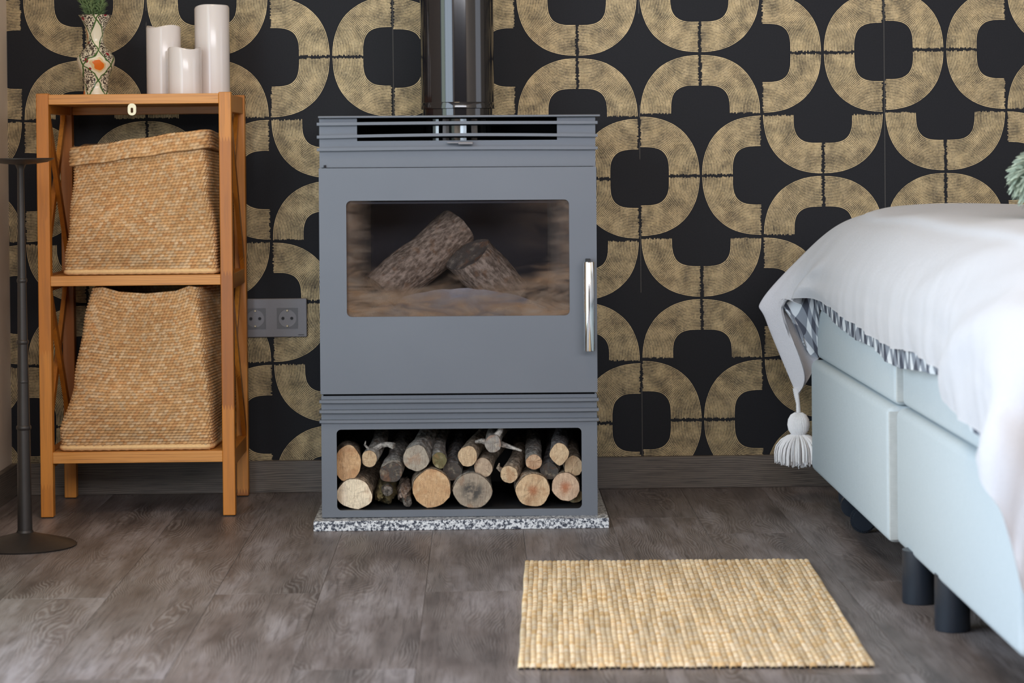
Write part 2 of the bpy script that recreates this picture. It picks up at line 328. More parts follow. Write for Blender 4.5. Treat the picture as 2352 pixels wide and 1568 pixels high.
# ------------------------------------------------------------------ object helpers
def root(name, label, cat, loc=(0, 0, 0), group=None):
    o = bpy.data.objects.new(name, None); C.objects.link(o); o.location = loc; o.empty_display_size = 0.05
    o['label'] = label; o['category'] = cat
    if group: o['group'] = group
    return o
def tag(o, label, cat, group=None):
    o['label'] = label; o['category'] = cat
    if group: o['group'] = group
    return o
def base_of(o):
    v = Vector((0, 0, 0))
    while o is not None: v += o.location; o = o.parent
    return v
def obj(name, bm, m, parent=None, label=None, smooth=False, local=False, loc=None, color=None):
    """link a bmesh given in world coordinates (or local ones) as one mesh object"""
    me = bpy.data.meshes.new(name)
    if isinstance(bm, bmesh.types.BMesh):
        off = base_of(parent) if parent is not None else Vector((0, 0, 0))
        if loc is not None: off = off + Vector(loc) if local else Vector(loc)
        if not local and off.length > 0: bmesh.ops.translate(bm, verts=bm.verts, vec=-off)
        bmesh.ops.recalc_face_normals(bm, faces=bm.faces)
        bm.to_mesh(me); bm.free()
    else: me = bm
    if m is not None and len(me.materials) == 0: me.materials.append(MAT[m])
    if smooth:
        me.polygons.foreach_set('use_smooth', [True]*len(me.polygons))
        try: me.set_sharp_from_angle(angle=0.7)
        except Exception: pass
    o = bpy.data.objects.new(name, me); C.objects.link(o)
    if parent is not None:
        o.parent = parent
        if loc is not None and not local: o.location = Vector(loc) - base_of(parent)
    elif loc is not None: o.location = loc
    if label: o['label'] = label
    if color: o.color = tuple(color) if len(color) == 4 else (*color, 1)
    return o
def struct(name, bm, m, parent=None):
    o = obj(name, bm, m, parent)
    if parent is None: o['kind'] = 'structure'
    return o
def box(bm, x0, x1, y0, y1, z0, z1, bev=0.0, seg=2):
    r = bmesh.ops.create_cube(bm, size=1.0); vs = r['verts']
    for v in vs:
        v.co = Vector((x0 + (v.co.x+.5)*(x1-x0), y0 + (v.co.y+.5)*(y1-y0), z0 + (v.co.z+.5)*(z1-z0)))
    if bev > 0:
        es = list({e for v in vs for e in v.link_edges})
        bmesh.ops.bevel(bm, geom=es, offset=bev, segments=seg, profile=0.5, affect='EDGES')
    return bm
def B(*a, **k): return box(bmesh.new(), *a, **k)
def bar(bm, p0, p1, wdt, thk, up=(0, 0, 1)):
    p0, p1 = Vector(p0), Vector(p1); d = (p1-p0).normalized(); s = d.cross(Vector(up)).normalized(); u = s.cross(d)
    vs = []
    for p in (p0, p1):
        for a, b in ((-1, -1), (1, -1), (1, 1), (-1, 1)): vs.append(bm.verts.new(p + s*a*wdt/2 + u*b*thk/2))
    for f in ((0, 1, 2, 3), (7, 6, 5, 4), (0, 4, 5, 1), (1, 5, 6, 2), (2, 6, 7, 3), (3, 7, 4, 0)): bm.faces.new([vs[i] for i in f])
    return bm
def lathe(prof, cx=0, cy=0, seg=32, cap=True, bm=None):
    bm = bm or bmesh.new(); rings = []
    for r, z in prof:
        rings.append([bm.verts.new((cx + r*math.cos(2*PI*k/seg), cy + r*math.sin(2*PI*k/seg), z)) for k in range(seg)])
    for a, b in zip(rings, rings[1:]):
        for k in range(seg): bm.faces.new((a[k], a[(k+1) % seg], b[(k+1) % seg], b[k]))
    if cap: bm.faces.new(list(reversed(rings[0]))); bm.faces.new(rings[-1])
    return bm
def tube(pts, rad, seg=10, bm=None, jitter=0.0, cap=True):
    bm = bm or bmesh.new(); pts = [Vector(p) for p in pts]; n = len(pts); rings = []; prev = None
    for i, p in enumerate(pts):
        d = (pts[min(i+1, n-1)] - pts[max(i-1, 0)]).normalized()
        if prev is None: s = d.cross(Vector((0, 0, 1)) if abs(d.z) < .9 else Vector((1, 0, 0))).normalized()
        else: s = (prev - d*prev.dot(d)).normalized()
        prev = s; u = s.cross(d); r = rad[i] if isinstance(rad, (list, tuple)) else rad
        rings.append([bm.verts.new(p + (s*math.cos(2*PI*k/seg) + u*math.sin(2*PI*k/seg))*r*(1+jitter*(random.random()-.5))) for k in range(seg)])
    for a, b in zip(rings, rings[1:]):
        for k in range(seg): bm.faces.new((a[k], a[(k+1) % seg], b[(k+1) % seg], b[k]))
    if cap: bm.faces.new(list(reversed(rings[0]))); bm.faces.new(rings[-1])
    return bm
def rrect(x0, x1, z0, z1, r, n=6):
    out = []
    for cx, cz, a0 in ((x1-r, z1-r, 0), (x0+r, z1-r, PI/2), (x0+r, z0+r, PI), (x1-r, z0+r, 1.5*PI)):
        for i in range(n+1):
            a = a0 + PI/2*i/n; out.append((cx + r*math.cos(a), cz + r*math.sin(a)))
    return out
def holed(X0, X1, Z0, Z1, hole, yf, yb, R=0.0):
    """plate in the XZ plane with one rounded hole, front at yf and back at yb"""
    bm = bmesh.new(); n = len(hole); q = n//4
    outer = rrect(X0, X1, Z0, Z1, max(R, 1e-4), q-1)
    L = []
    for y in (yf, yb):
        L.append(([bm.verts.new((x, y, z)) for x, z in outer], [bm.verts.new((x, y, z)) for x, z in hole]))
    (of, hf), (ob, hb) = L
    for k in range(n):
        m = (k+1) % n
        bm.faces.new((of[k], of[m], hf[m], hf[k])); bm.faces.new((ob[m], ob[k], hb[k], hb[m]))
        bm.faces.new((of[m], of[k], ob[k], ob[m])); bm.faces.new((hf[k], hf[m], hb[m], hb[k]))
    return bm
def slab2d(outline, yf, yb):
    bm = bmesh.new(); a = [bm.verts.new((x, yf, z)) for x, z in outline]; b = [bm.verts.new((x, yb, z)) for x, z in outline]; n = len(a)
    bm.faces.new(a); bm.faces.new(list(reversed(b)))
    for k in range(n): bm.faces.new((a[(k+1) % n], a[k], b[k], b[(k+1) % n]))
    return bm
def npmesh(name, V, F, cols=None, uv=None):
    """mesh from numpy vertices (n,3) and quads (m,4), optional per-vertex colours"""
    me = bpy.data.meshes.new(name); V = np.ascontiguousarray(V, dtype=np.float32); F = np.ascontiguousarray(F, dtype=np.int32)
    me.vertices.add(len(V)); me.vertices.foreach_set('co', V.ravel())
    me.loops.add(F.size); me.loops.foreach_set('vertex_index', F.ravel())
    me.polygons.add(len(F)); me.polygons.foreach_set('loop_start', np.arange(0, F.size, 4, dtype=np.int32))
    me.polygons.foreach_set('use_smooth', np.ones(len(F), dtype=bool))
    if cols is not None:
        at = me.color_attributes.new('Col', 'FLOAT_COLOR', 'POINT')
        c = np.ones((len(V), 4), dtype=np.float32); c[:, :3] = cols; at.data.foreach_set('color', c.ravel())
    if uv is not None:
        l = me.uv_layers.new(name='UVMap'); l.data.foreach_set('uv', np.ascontiguousarray(uv[F.ravel()], dtype=np.float32).ravel())
    me.update(calc_edges=True); return me
def gridfaces(nv, nu, closed):
    a = np.arange(nu if closed else nu-1); r = np.arange(nv-1)
    A, R = np.meshgrid(a, r); A2 = (A+1) % nu
    return np.stack([R*nu+A, R*nu+A2, (R+1)*nu+A2, (R+1)*nu+A], axis=-1).reshape(-1, 4)

# ------------------------------------------------------------------ the room
XL, XR, YB = -1.012, 3.2, -6.2
H = 2.5
fl = struct('floor', B(XL-.1, XR+.1, YB-.1, .1, -.06, -.009), 'skirt')
PW = 0.1745; PL = 1.204
pb = B(-PW/2+.0002, PW/2-.0002, -PL/2+.0003, PL/2-.0003, -.009, 0, bev=.0004, seg=1)
pm = bpy.data.meshes.new('plank'); bmesh.ops.recalc_face_normals(pb, faces=pb.faces); pb.to_mesh(pm); pb.free(); pm.materials.append(MAT['floor'])
joints = {-3: -0.58, -2: -0.58+.0, -1: -1.19, 0: -1.755, 1: -1.175, 2: -0.75, 3: -0.35, 4: -1.30, 5: -1.13, -4: -0.95}   # a butt joint of each row
k = 0
for c in range(-5, 17):
    x0 = -0.096 + (c-1)*PW
    if x0 > XR or x0+PW < XL-.0: continue
    jy = {-3: -1.195, -2: -1.80, -1: -1.175, 0: -1.755, 1: -1.175, 2: -.40, 3: -1.62, 4: -.62, 5: -1.13, 6: -.5}.get(c, random.uniform(-1.2, 0))
    xa, xb = max(x0, XL), min(x0+PW, XR)
    y = jy
    while y < 0: y += PL
    while y > YB:
        ya, yb_ = max(y-PL, YB), min(y, 0.0)
        if yb_-ya > .01:
            if xa == x0 and xb == x0+PW and abs(yb_-ya-PL) < 1e-6: me = pm
            else:
                b_ = B(-(xb-xa)/2+.0002, (xb-xa)/2-.0002, -(yb_-ya)/2+.0003, (yb_-ya)/2-.0003, -.009, 0, bev=.0004, seg=1)
                me = bpy.data.meshes.new('plank'); bmesh.ops.recalc_face_normals(b_, faces=b_.faces); b_.to_mesh(me); b_.free(); me.materials.append(MAT['floor'])
            o = bpy.data.objects.new('plank', me); C.objects.link(o); o.parent = fl; o.location = ((xa+xb)/2, (ya+yb_)/2, -random.random()*.0003)
        y -= PL
struct('wall_back', B(XL-.1, XR+.1, 0, .1, -.05, H), 'wallpaper')
# left wall with a wide opening for the garden doors
bm = bmesh.new(); box(bm, XL-.1, XL, -1.05, 0, -.05, H); box(bm, XL-.1, XL, YB, -4.65, -.05, H); box(bm, XL-.1, XL, -4.65, -1.05, 2.28, H)
struct('wall_left', bm, 'plaster')
struct('wall_right', B(XR, XR+.1, YB, 0, -.05, H), 'plaster')
bm = bmesh.new(); box(bm, XL-.1, .05, YB-.1, YB, -.05, H); box(bm, 2.35, XR+.1, YB-.1, YB, -.05, H); box(bm, .05, 2.35, YB-.1, YB, -.05, 1.4); box(bm, .05, 2.35, YB-.1, YB, 2.4, H)
struct('wall_front', bm, 'frontwall')
struct('ceiling', B(XL-.1, XR+.1, YB-.1, .1, H, H+.05), 'ceiling')
struct('baseboard_back', B(XL+.012, XR-.012, -.012, 0, 0, .069, bev=.001, seg=1), 'skirt')
struct('baseboard_left', B(XL, XL+.012, -1.05, 0, 0, .069, bev=.001, seg=1), 'skirt')
bm = bmesh.new()
for y in (-1.05, -2.25, -3.4, -4.65+.05): box(bm, XL-.08, XL-.03, y-.05, y, 0, 2.28)
box(bm, XL-.08, XL-.03, -4.65, -1.05, 0, .08); box(bm, XL-.08, XL-.03, -4.65, -1.05, 2.2, 2.28)
w1 = struct('door_1', bm, 'frame')
bm = bmesh.new(); box(bm, .05, 2.35, YB-.07, YB-.02, 1.4, 1.46); box(bm, .05, 2.35, YB-.07, YB-.02, 2.34, 2.4)
for x in (.05, 1.17, 2.29): box(bm, x, x+.06, YB-.07, YB-.02, 1.4, 2.4)
struct('window_1', bm, 'frame')  # unseen frame, added around the rear fill light

# ------------------------------------------------------------------ hearth slab and stove
SX0, SX1, SY0 = -.313, .2255, -.507
tag(obj('hearth_slab', B(-.3262, .2445, -.538, -.025, 0, .0195, bev=.0008, seg=1), 'granite'), 'grey speckled granite slab lying on the floor under the stove', 'hearth slab')

st = root('wood_stove', 'grey steel wood burning stove with glass door above an open log compartment', 'stove', (-.0435, -.30, .0195))
Z0 = .0195
def spart(name, bm, m, **k): return obj(name, bm, m, st, **k)
SB = -.09   # back of the stove
# lower log box
hole = rrect(-.2825, .1940, .0332, .1905, .0085)
spart('log_box_front', holed(SX0+.001, SX1-.001, Z0, .2045, hole, -.502, -.499), 'stove')
bm = bmesh.new(); box(bm, SX0+.001, SX0+.004, -.499, SB, Z0, .2045); box(bm, SX1-.004, SX1-.001, -.499, SB, Z0, .2045)
box(bm, SX0+.004, SX1-.004, SB-.003, SB, Z0, .2045); spart('log_box_side', bm, 'stove')
bm = bmesh.new(); box(bm, SX0+.004, SX1-.004, -.499, SB-.003, .0275, .0325); box(bm, SX0+.004, SX1-.004, -.499, SB-.003, .1955, .2005)
box(bm, SX0+.02, SX0+.023, -.49, SB-.003, .0325, .1955); box(bm, SX1-.023, SX1-.02, -.49, SB-.003, .0325, .1955); box(bm, SX0+.023, SX1-.023, SB-.02, SB-.01, .0325, .1955)
spart('log_box_lining', bm, 'black')
# recessed belts with fins
spart('lower_belt', B(SX0+.001, SX1-.001, -.4965, SB, .2045, .2555), 'stove')
def fin(z0, z1, dx=.0025, bow=0.0):
    bm = bmesh.new(); n = 14
    xs = [SX0-dx + (SX1-SX0+2*dx)*i/n for i in range(n+1)]
    pr = []
    for x in xs:
        s = bow*math.sin(PI*(x-SX0)/(SX1-SX0))
        pr.append([bm.verts.new(p) for p in ((x, -.5095, z0+s), (x, -.5095, z1+s), (x, -.30, z1), (x, -.30, z0))])
    for a, b in zip(pr, pr[1:]):
        for k in range(4): bm.faces.new((a[k], a[(k+1) % 4], b[(k+1) % 4], b[k]))
    bm.faces.new(pr[0]); bm.faces.new(list(reversed(pr[-1])))
    bmesh.ops.bevel(bm, geom=[e for e in bm.edges if abs(e.verts[0].co.y+.5095) < 1e-5 and abs(e.verts[1].co.y+.5095) < 1e-5 and abs(e.verts[0].co.x-e.verts[1].co.x) > 1e-4], offset=.0012, segments=2, affect='EDGES')
    return bm
for a, b in ((.2428, .2485), (.2232, .2290), (.2040, .2095)): spart('fin', fin(a, b, .002), 'stove')
# door with glass
dhole = rrect(-.2605, .1723, .4095, .6350, .0095)
door = spart('door', holed(SX0, SX1, .2600, .6985, dhole, -.5055, -.5005, R=.0012), 'stove')
spart('door_back_frame', holed(SX0+.004, SX1-.004, .2585, .6965, rrect(-.268, .180, .402, .643, .006), -.5003, -.4975), 'black')
g = obj('glass_pane', slab2d([(x+.0441, z-.4095) for x, z in rrect(-.2665, .1785, .4035, .6415, .006)], -.002, .0), 'glass', door, local=True)
g.location = Vector((-.0441, -.4985, .4095)) - base_of(door)
hb = B(-.2530, .1650, -.4925, -.4895, .6285, .6325); obj('glass_retainer', hb, 'castiron', door)
hd = obj('handle', lathe([(.0098, .3425), (.0104, .3440), (.0104, .5135), (.0098, .5150)], .2085, -.5385, 28), 'chrome', door, 'polished steel handle', smooth=True)
for hz in (.5120, .350): obj('handle_bracket', B(.2035, .2122, -.533, -.5055, hz, hz+.0078), 'black', door, 'black handle bracket')
obj('hinge_pin', lathe([(.0022, .6985), (.0022, .7045)], -.3015, -.501, 12), 'castiron', door)
# carcass
bm = bmesh.new(); box(bm, SX0+.002, SX0+.005, -.497, SB, .2555, .795); box(bm, SX1-.005, SX1-.002, -.497, SB, .2555, .795); box(bm, SX0+.005, SX1-.005, SB-.003, SB, .2555, .795)
spart('side_panel', bm, 'stove')
bm = bmesh.new(); box(bm, SX0+.001, SX1-.001, -.4975, -.494, .6995, .7510); box(bm, SX0+.001, -.2386, -.4975, -.494, .7510, .7950); box(bm, .1500, SX1-.001, -.4975, -.494, .7510, .7950)
spart('vent_panel', bm, 'stove')
bm = bmesh.new(); box(bm, SX0+.006, SX1-.006, -.494, SB-.004, .740, .7425); box(bm, SX0+.006, SX1-.006, -.20, -.19, .7425, .795)
spart('vent_cavity', bm, 'black')
for a, b, bw in ((.7318, .7375, .0015), (.7562, .7620, .003), (.7812, .7870, .0012)): spart('fin', fin(a, b, .003, bw), 'stove')
bm = bmesh.new(); box(bm, SX0-.0005, SX1+.008, -.511, SB, .7955, .7998, bev=.0012); spart('top_plate', bm, 'stove')
bm = bmesh.new(); box(bm, -.0635, -.014, -.516, -.494, .7455, .7475); box(bm, -.042, -.0135, -.517, -.509, .7430, .7478, bev=.001); spart('air_lever', bm, 'socket')
# firebox lining
for x0, x1, s in ((-.272, -.300, 1), (.184, .212, -1)):
    bm = bmesh.new(); vs = [bm.verts.new(p) for p in ((x0, -.488, .385), (x0+s*.045, -.20, .385), (x0+s*.045, -.20, .655), (x0, -.488, .655), (x1, -.488, .385), (x1, -.19, .385), (x1, -.19, .655), (x1, -.488, .655))]
    for f in ((0, 1, 2, 3), (4, 7, 6, 5), (0, 4, 5, 1), (3, 2, 6, 7), (0, 3, 7, 4), (1, 5, 6, 2)): bm.faces.new([vs[i] for i in f])
    spart('firebrick_lining', bm, 'firebrick')
bm = bmesh.new(); box(bm, -.30, .212, -.19, -.18, .36, .68); box(bm, -.30, .212, -.494, -.18, .36, .385); box(bm, -.30, .212, -.48, -.18, .655, .66); spart('firebox_back', bm, 'castiron')
# ash bed with an arched front lip
bm = bmesh.new(); n = 24; rows = []
for iy in range(9):
    y = -.475 + .27*iy/8; row = []
    for i in range(n+1):
        x = -.245 + .405*i/n; arch = .074*math.sin(PI*i/n)**.55
        zz = .386 + (arch if iy > 0 else 0) - (.03*(iy/8)*(math.sin(PI*i/n)) if iy > 1 else 0) + .004*mnoise.noise(Vector((x*30, y*30, 0)))
        row.append(bm.verts.new((x, y, zz)))
    rows.append(row)
for a, b in zip(rows, rows[1:]):
    for i in range(n): bm.faces.new((a[i], a[i+1], b[i+1], b[i]))
spart('ash_bed', bm, 'ash', smooth=True)

# flue pipe
fp = root('flue_pipe', 'glossy black round flue pipe rising from the top of the stove', 'pipe', (-.0425, -.27, .80))
R = .0748
obj('pipe', lathe([(R, .8300), (R, 2.5)], -.0425, -.27, 96), 'pipe', fp, smooth=True)
obj('collar', lathe([(R-.002, .8165), (R+.0008, .8175), (R+.0008, .8285), (R, .8300)], -.0425, -.27, 96), 'pipe', fp, smooth=True)
obj('spigot', lathe([(R-.0035, .8005), (R-.0035, .8165)], -.0425, -.27, 64), 'pipe', fp, smooth=True)
bm = bmesh.new(); pr = []
n_ = 72
for z in (.743, .7950):
    pr.append([bm.verts.new((-.045 + (.068 + .0022*math.sin(k*PI/2))*math.cos(2*PI*k/n_), -.28 + (.068+.0022*math.sin(k*PI/2))*math.sin(2*PI*k/n_), z)) for k in range(n_)])
for k in range(n_): bm.faces.new((pr[0][k], pr[0][(k+1) % n_], pr[1][(k+1) % n_], pr[1][k]))
spart('flue_collar', bm, 'flex', label='ribbed bright steel flue neck seen through the vent slot')

# ------------------------------------------------------------------ logs
def make_log(name, label, cat, p0, p1, rx, rz, cutc, barkc, group, seed, rough=.06, taper=1.0, tilt=0.0, twigs=(), bend=0.0, cutlabel=None):
    """log with its front cut face at p0 and its back end at p1; local Y runs along the log"""
    p0, p1 = Vector(p0), Vector(p1); d = p1-p0; Ln = d.length
    rt = root(name, label, cat, p0, group)
    q = Vector((0, 1, 0)).rotation_difference(d.normalized()); rt.rotation_mode = 'QUATERNION'; rt.rotation_quaternion = q
    sg, nr = 28, 12; bm = bmesh.new(); rings = []
    for i in range(nr+1):
        f = i/nr; y = Ln*f; ring = []
        for k in range(sg):
            a = 2*PI*k/sg; s = 1 + (taper-1)*f
            nz = mnoise.noise(Vector((math.cos(a)*1.3+seed*3.1, math.sin(a)*1.3, y*14+seed)))*rough*2.2 + mnoise.noise(Vector((math.cos(a)*4+seed, math.sin(a)*4, y*60)))*rough*.6
            s *= 1+nz
            x = rx*s*math.cos(a) + bend*math.sin(PI*f)*.02; z = rz*s*math.sin(a)
            ring.append(bm.verts.new((x, y + (tilt*x if i == 0 else 0) + (0.0012*mnoise.noise(Vector((a*3, seed, 0))) if i == 0 else 0), z)))
        rings.append(ring)
    for a, b in zip(rings, rings[1:]):
        for k in range(sg): bm.faces.new((a[k], a[(k+1) % sg], b[(k+1) % sg], b[k]))
    bm.faces.new(rings[-1])
    for t_ in twigs: tube([Vector(p) for p in t_[0]], t_[1], 8, bm, .3)
    front = [v.co.copy() for v in rings[0]]
    obj('bark', bm, 'bark', rt, smooth=True, local=True, color=barkc)
    bm = bmesh.new(); n1 = [bm.verts.new((v.x*.975, v.y-.0006, v.z*.975)) for v in front]; n0 = [bm.verts.new((v.x*.985, v.y+.004, v.z*.985)) for v in front]
    n2 = [bm.verts.new((v.x*.5, v.y-.0010+.0006*random.random(), v.z*.5)) for v in front]; c = bm.verts.new((0, -.0008, 0))
    for k in range(sg):
        m = (k+1) % sg; bm.faces.new((n0[k], n0[m], n1[m], n1[k])); bm.faces.new((n1[k], n1[m], n2[m], n2[k])); bm.faces.new((n2[k], n2[m], c))
    obj('cut_face', bm, 'cut', rt, cutlabel, local=True, color=cutc)
    return rt
TAN = (.62, .44, .27); ORG = (.62, .38, .20); GRY = (.40, .34, .27); DRK = (.075, .068, .062); CRM = (.90, .74, .54); OLV = (.16, .14, .065)
BK = (.56, .51, .46); BKB = (.60, .46, .34); BKD = (.22, .21, .22)
G = 'firewood stacked in the log compartment'
LOGS = [
 ('a', -.2628, .1225, .0262, .0350, -.2775, .112, -.475, ORG, BKB, 'orange brown split log at the far left of the upper row'),
 ('b', -.2206, .1306, .0152, .0170, -.2050, .1640, -.470, TAN, BK, 'thin pale log with a short twig sticking out, second from left in the upper row'),
 ('c', -.1781, .1042, .0223, .0190, -.1620, .1380, -.480, DRK, BK, 'dark grey ended log with a small white fleck, above the gnarled stub'),
 ('d', -.1281, .1313, .0250, .0271, -.1000, .1600, -.475, GRY, BK, 'wide grey brown sawn log, largest of the upper row'),
 ('e', -.0830, .1262, .0150, .0161, -.0740, .1620, -.470, OLV, BK, 'slim log with an olive green end right of the wide grey log'),
 ('f', -.0591, .1021, .0192, .0190, -.0450, .1400, -.455, DRK, BKD, 'dark charcoal ended log tucked behind the big orange log'),
 ('g', -.0281, .1341, .0185, .0200, .0180, .1480, -.475, TAN, BKB, 'round pale tan log with a crack, left of the highest log'),
 ('h', .0221, .1592, .0169, .0175, .0500, .1640, -.485, (.30, .27, .24), BK, 'grey ended branch with side twigs, highest in the stack'),
 ('i', .0021, .1100, .0174, .0190, .0400, .1250, -.468, (.46, .34, .24), BKB, 'mottled brown log below the highest branch'),
 ('j', .0531, .0975, .0172, .0174, .0820, .1250, -.475, TAN, BKB, 'small tan log with ragged torn bark right of the mottled log'),
 ('k', .1019, .1204, .0159, .0150, .1090, .1500, -.470, (.58, .38, .24), BK, 'thin log with a splintered reddish end above the log with the red heart'),
 ('l', .1320, .1006, .0188, .0170, .1500, .1360, -.455, DRK, BKD, 'dark grey log between the splintered log and the rightmost small log'),
 ('m', .1512, .1371, .0185, .0221, .1800, .1560, -.482, TAN, BKD, 'pale tan oval ended log high on the right'),
 ('n', .1800, .1105, .0190, .0207, .1850, .1300, -.460, TAN, BKB, 'small pale log against the right edge of the compartment'),
 ('o', -.2499, .0635, .0357, .0300, -.2230, .0680, -.485, CRM, BKB, 'cream freshly cut log in the lower left corner'),
 ('r', -.0993, .0715, .0395, .0380, -.0960, .0720, -.482, ORG, BKB, 'big orange brown log with frosty white specks on its rim'),
 ('s', -.0190, .0672, .0382, .0340, -.0130, .0680, -.482, (.36, .29, .22, .2), BK, 'big weathered dark ended log in the middle of the bottom row'),
 ('t', .0994, .0662, .0343, .0330, .1020, .0670, -.482, (.68, .47, .28, .5), BKB, 'big pale log with a reddish heart in the bottom row'),
 ('u', .1630, .0720, .0260, .0286, .1690, .0720, -.480, (.60, .41, .28, .5), BKB, 'medium pinkish tan log near the lower right corner'),
 ('v', .1838, .0470, .0160, .0140, .1850, .0470, -.430, (.45, .38, .20), BK, 'small mossy tan log low behind the pinkish log in the right corner'),
]
for i, (nm, x, z, rx, rz, bx, bz, yf, cc, bc, lab) in enumerate(LOGS):
    tw = []
    if nm == 'b': tw = [(((.004, .03, .010), (.022, .034, .020), (.036, .028, .022), (.047, .022, .020)), (.0075, .0055, .005, .0062)), (((0, .01, .014), (-.008, .0, .028), (-.006, -.004, .036)), (.003, .002, .001))]
    if nm == 'h': tw = [(((.004, .012, .010), (.012, .012, .022), (.016, .014, .031)), (.008, .0065, .0055)), (((-.008, .01, 0), (-.024, .012, .004), (-.036, .02, .001)), (.006, .0045, .003)), (((.01, .03, -.004), (.035, .02, -.010), (.055, .015, -.016)), (.006, .004, .002))]
    if nm == 'j': tw = [(((-.014, .012, .004), (-.022, .004, .012), (-.019, -.002, .022)), (.006, .004, .001))]
    big = nm in 'orst'
    make_log('firewood_log', lab, 'log', (x, yf, z), (bx, yf+(.29 if not nm in 'v' else .2), bz), rx, rz, cc, bc, G, i*1.7+1, rough=.05 if big else .07, twigs=tw,
             taper=.92, tilt=random.uniform(-.12, .12), bend=random.uniform(-.4, .4))
# gnarled pieces
def gnarl(label, c, r, seed, m, mcol, extra):
    rt = root('firewood_log', label, 'log', c, G)
    bm = bmesh.new(); bmesh.ops.create_icosphere(bm, subdivisions=4, radius=1.0)
    for v in bm.verts:
        p = v.co.copy(); s = 1 + .28*mnoise.noise(p*1.6+Vector((seed, 0, 0))) + .16*mnoise.noise(p*4+Vector((seed, 2, 0))) + .07*mnoise.noise(p*11)
        v.co = Vector((p.x*r[0]*s, p.y*r[1]*s, p.z*r[2]*s))
    obj('bark', bm, m, rt, smooth=True, local=True, color=mcol)
    bm = bmesh.new(); pts, rr = extra; tube(pts, rr, 14, bm, .12)
    obj('knot', bm, 'bark', rt, 'dark knot end', smooth=True, local=True, color=(.09, .08, .075))
    return rt
gnarl('lumpy bark covered log with yellow moss right of the cream log', (-.1905, -.375, .0560), (.022, .10, .024), 2.0, 'moss', (.2, .15, .08), ([(.004, -.08, .012), (.006, -.115, .014)], [.012, .010]))
gnarl('small gnarled stub with flaky pink bark left of the big orange log', (-.1535, -.395, .0590), (.015, .085, .021), 5.0, 'bark', (.42, .30, .24), ([(.004, -.06, -.008), (.008, -.092, -.013)], [.010, .0085]))

# logs on the fire
lg = make_log('fire_log', 'longer bark covered log leaning up to the right behind the stove glass', 'log', (-.0420, -.330, .5730), (-.2010, -.425, .4480), .0455, .046, (.02, .017, .015), (.40, .27, .18), 'logs inside the stove', 40.3, rough=.05, cutlabel='charred cut face', tilt=0)
lg = make_log('fire_log', 'shorter bark covered log leaning up to the left behind the stove glass', 'log', (-.0235, -.405, .5260), (.0600, -.375, .4380), .047, .047, (.10, .085, .07), (.36, .25, .17), 'logs inside the stove', 51.9, rough=.05, cutlabel='charred cut face', tilt=.30)

# ------------------------------------------------------------------ storage rack
rk = root('storage_rack', 'orange brown wooden open shelf unit with three tiers left of the stove', 'shelf', (-.69, -.19, 0))
RX0, RX1, RY0, RY1, LW = -.8885, -.4975, -.335, -.040, .0250
def rp(name, bm, m='oak', **k): return obj(name, bm, m, rk, **k)
for x in (RX0, RX1-LW):
    for y in (RY0, RY1-LW):
        lgp = rp('leg', B(x, x+LW, y, y+LW, .002, .8545, bev=.0015), 'oak')
        obj('foot_pad', B(x+.003, x+LW-.003, y+.003, y+LW-.003, 0, .002), 'rubber', lgp)
rp('top_board', B(RX0+LW, RX1-LW, RY0+.001, RY1, .8320, .8520, bev=.001), 'oakh')
rp('shelf_board', B(RX0+LW, RX1-LW, RY0+.001, RY1-.002, .4670, .4875, bev=.001), 'oakh')
rp('shelf_board', B(RX0+LW, RX1-LW, RY0+.001, RY1-.002, .1100, .1325, bev=.001), 'oakh')
rp('back_rail', B(RX0+LW, RX1-LW, RY1-.018, RY1-.002, .8155, .8320, bev=.001), 'oakh')
for x in (RX0+.004, RX1-LW+.004):
    rp('side_rail', B(x, x+.018, RY0+LW, RY1-LW, .8150, .8500, bev=.001), 'oak')
    rp('side_rail', B(x, x+.018, RY0+LW, RY1-LW, .4560, .4870, bev=.001), 'oak')
    rp('side_rail', B(x, x+.018, RY0+LW, RY1-LW, .0980, .1310, bev=.001), 'oak')
    for z0, z1 in ((.135, .452), (.491, .811)):
        ya, yb_ = RY0+LW, RY1-LW
        rp('cross_brace', bar(bmesh.new(), (x+.0045, ya, z0), (x+.0045, yb_, z1), .009, .020), 'oak')
        rp('cross_brace', bar(bmesh.new(), (x+.0140, ya, z1), (x+.0140, yb_, z0), .009, .020), 'oak')
hp = rrect(-.7045, -.6875, .8090, .8330, .0078, 5); hh = rrect(-.6985, -.6935, .8140, .8245, .0024, 5)
bm = bmesh.new(); n = len(hp)
fr_, fh, bk_, bh = [[bm.verts.new((x, y, z)) for x, z in q] for q, y in ((hp, -.3362), (hh, -.3362), (hp, -.3350), (hh, -.3350))]
for k in range(n):
    m = (k+1) % n; bm.faces.new((fr_[k], fr_[m], fh[m], fh[k])); bm.faces.new((bk_[k], bh[k], bh[m], bk_[m])); bm.faces.new((fr_[m], fr_[k], bk_[k], bk_[m])); bm.faces.new((fh[k], fh[m], bh[m], bh[k]))
hg = rp('hanger_plate', bm, 'brass', label='small brass hanging plate with a slot')

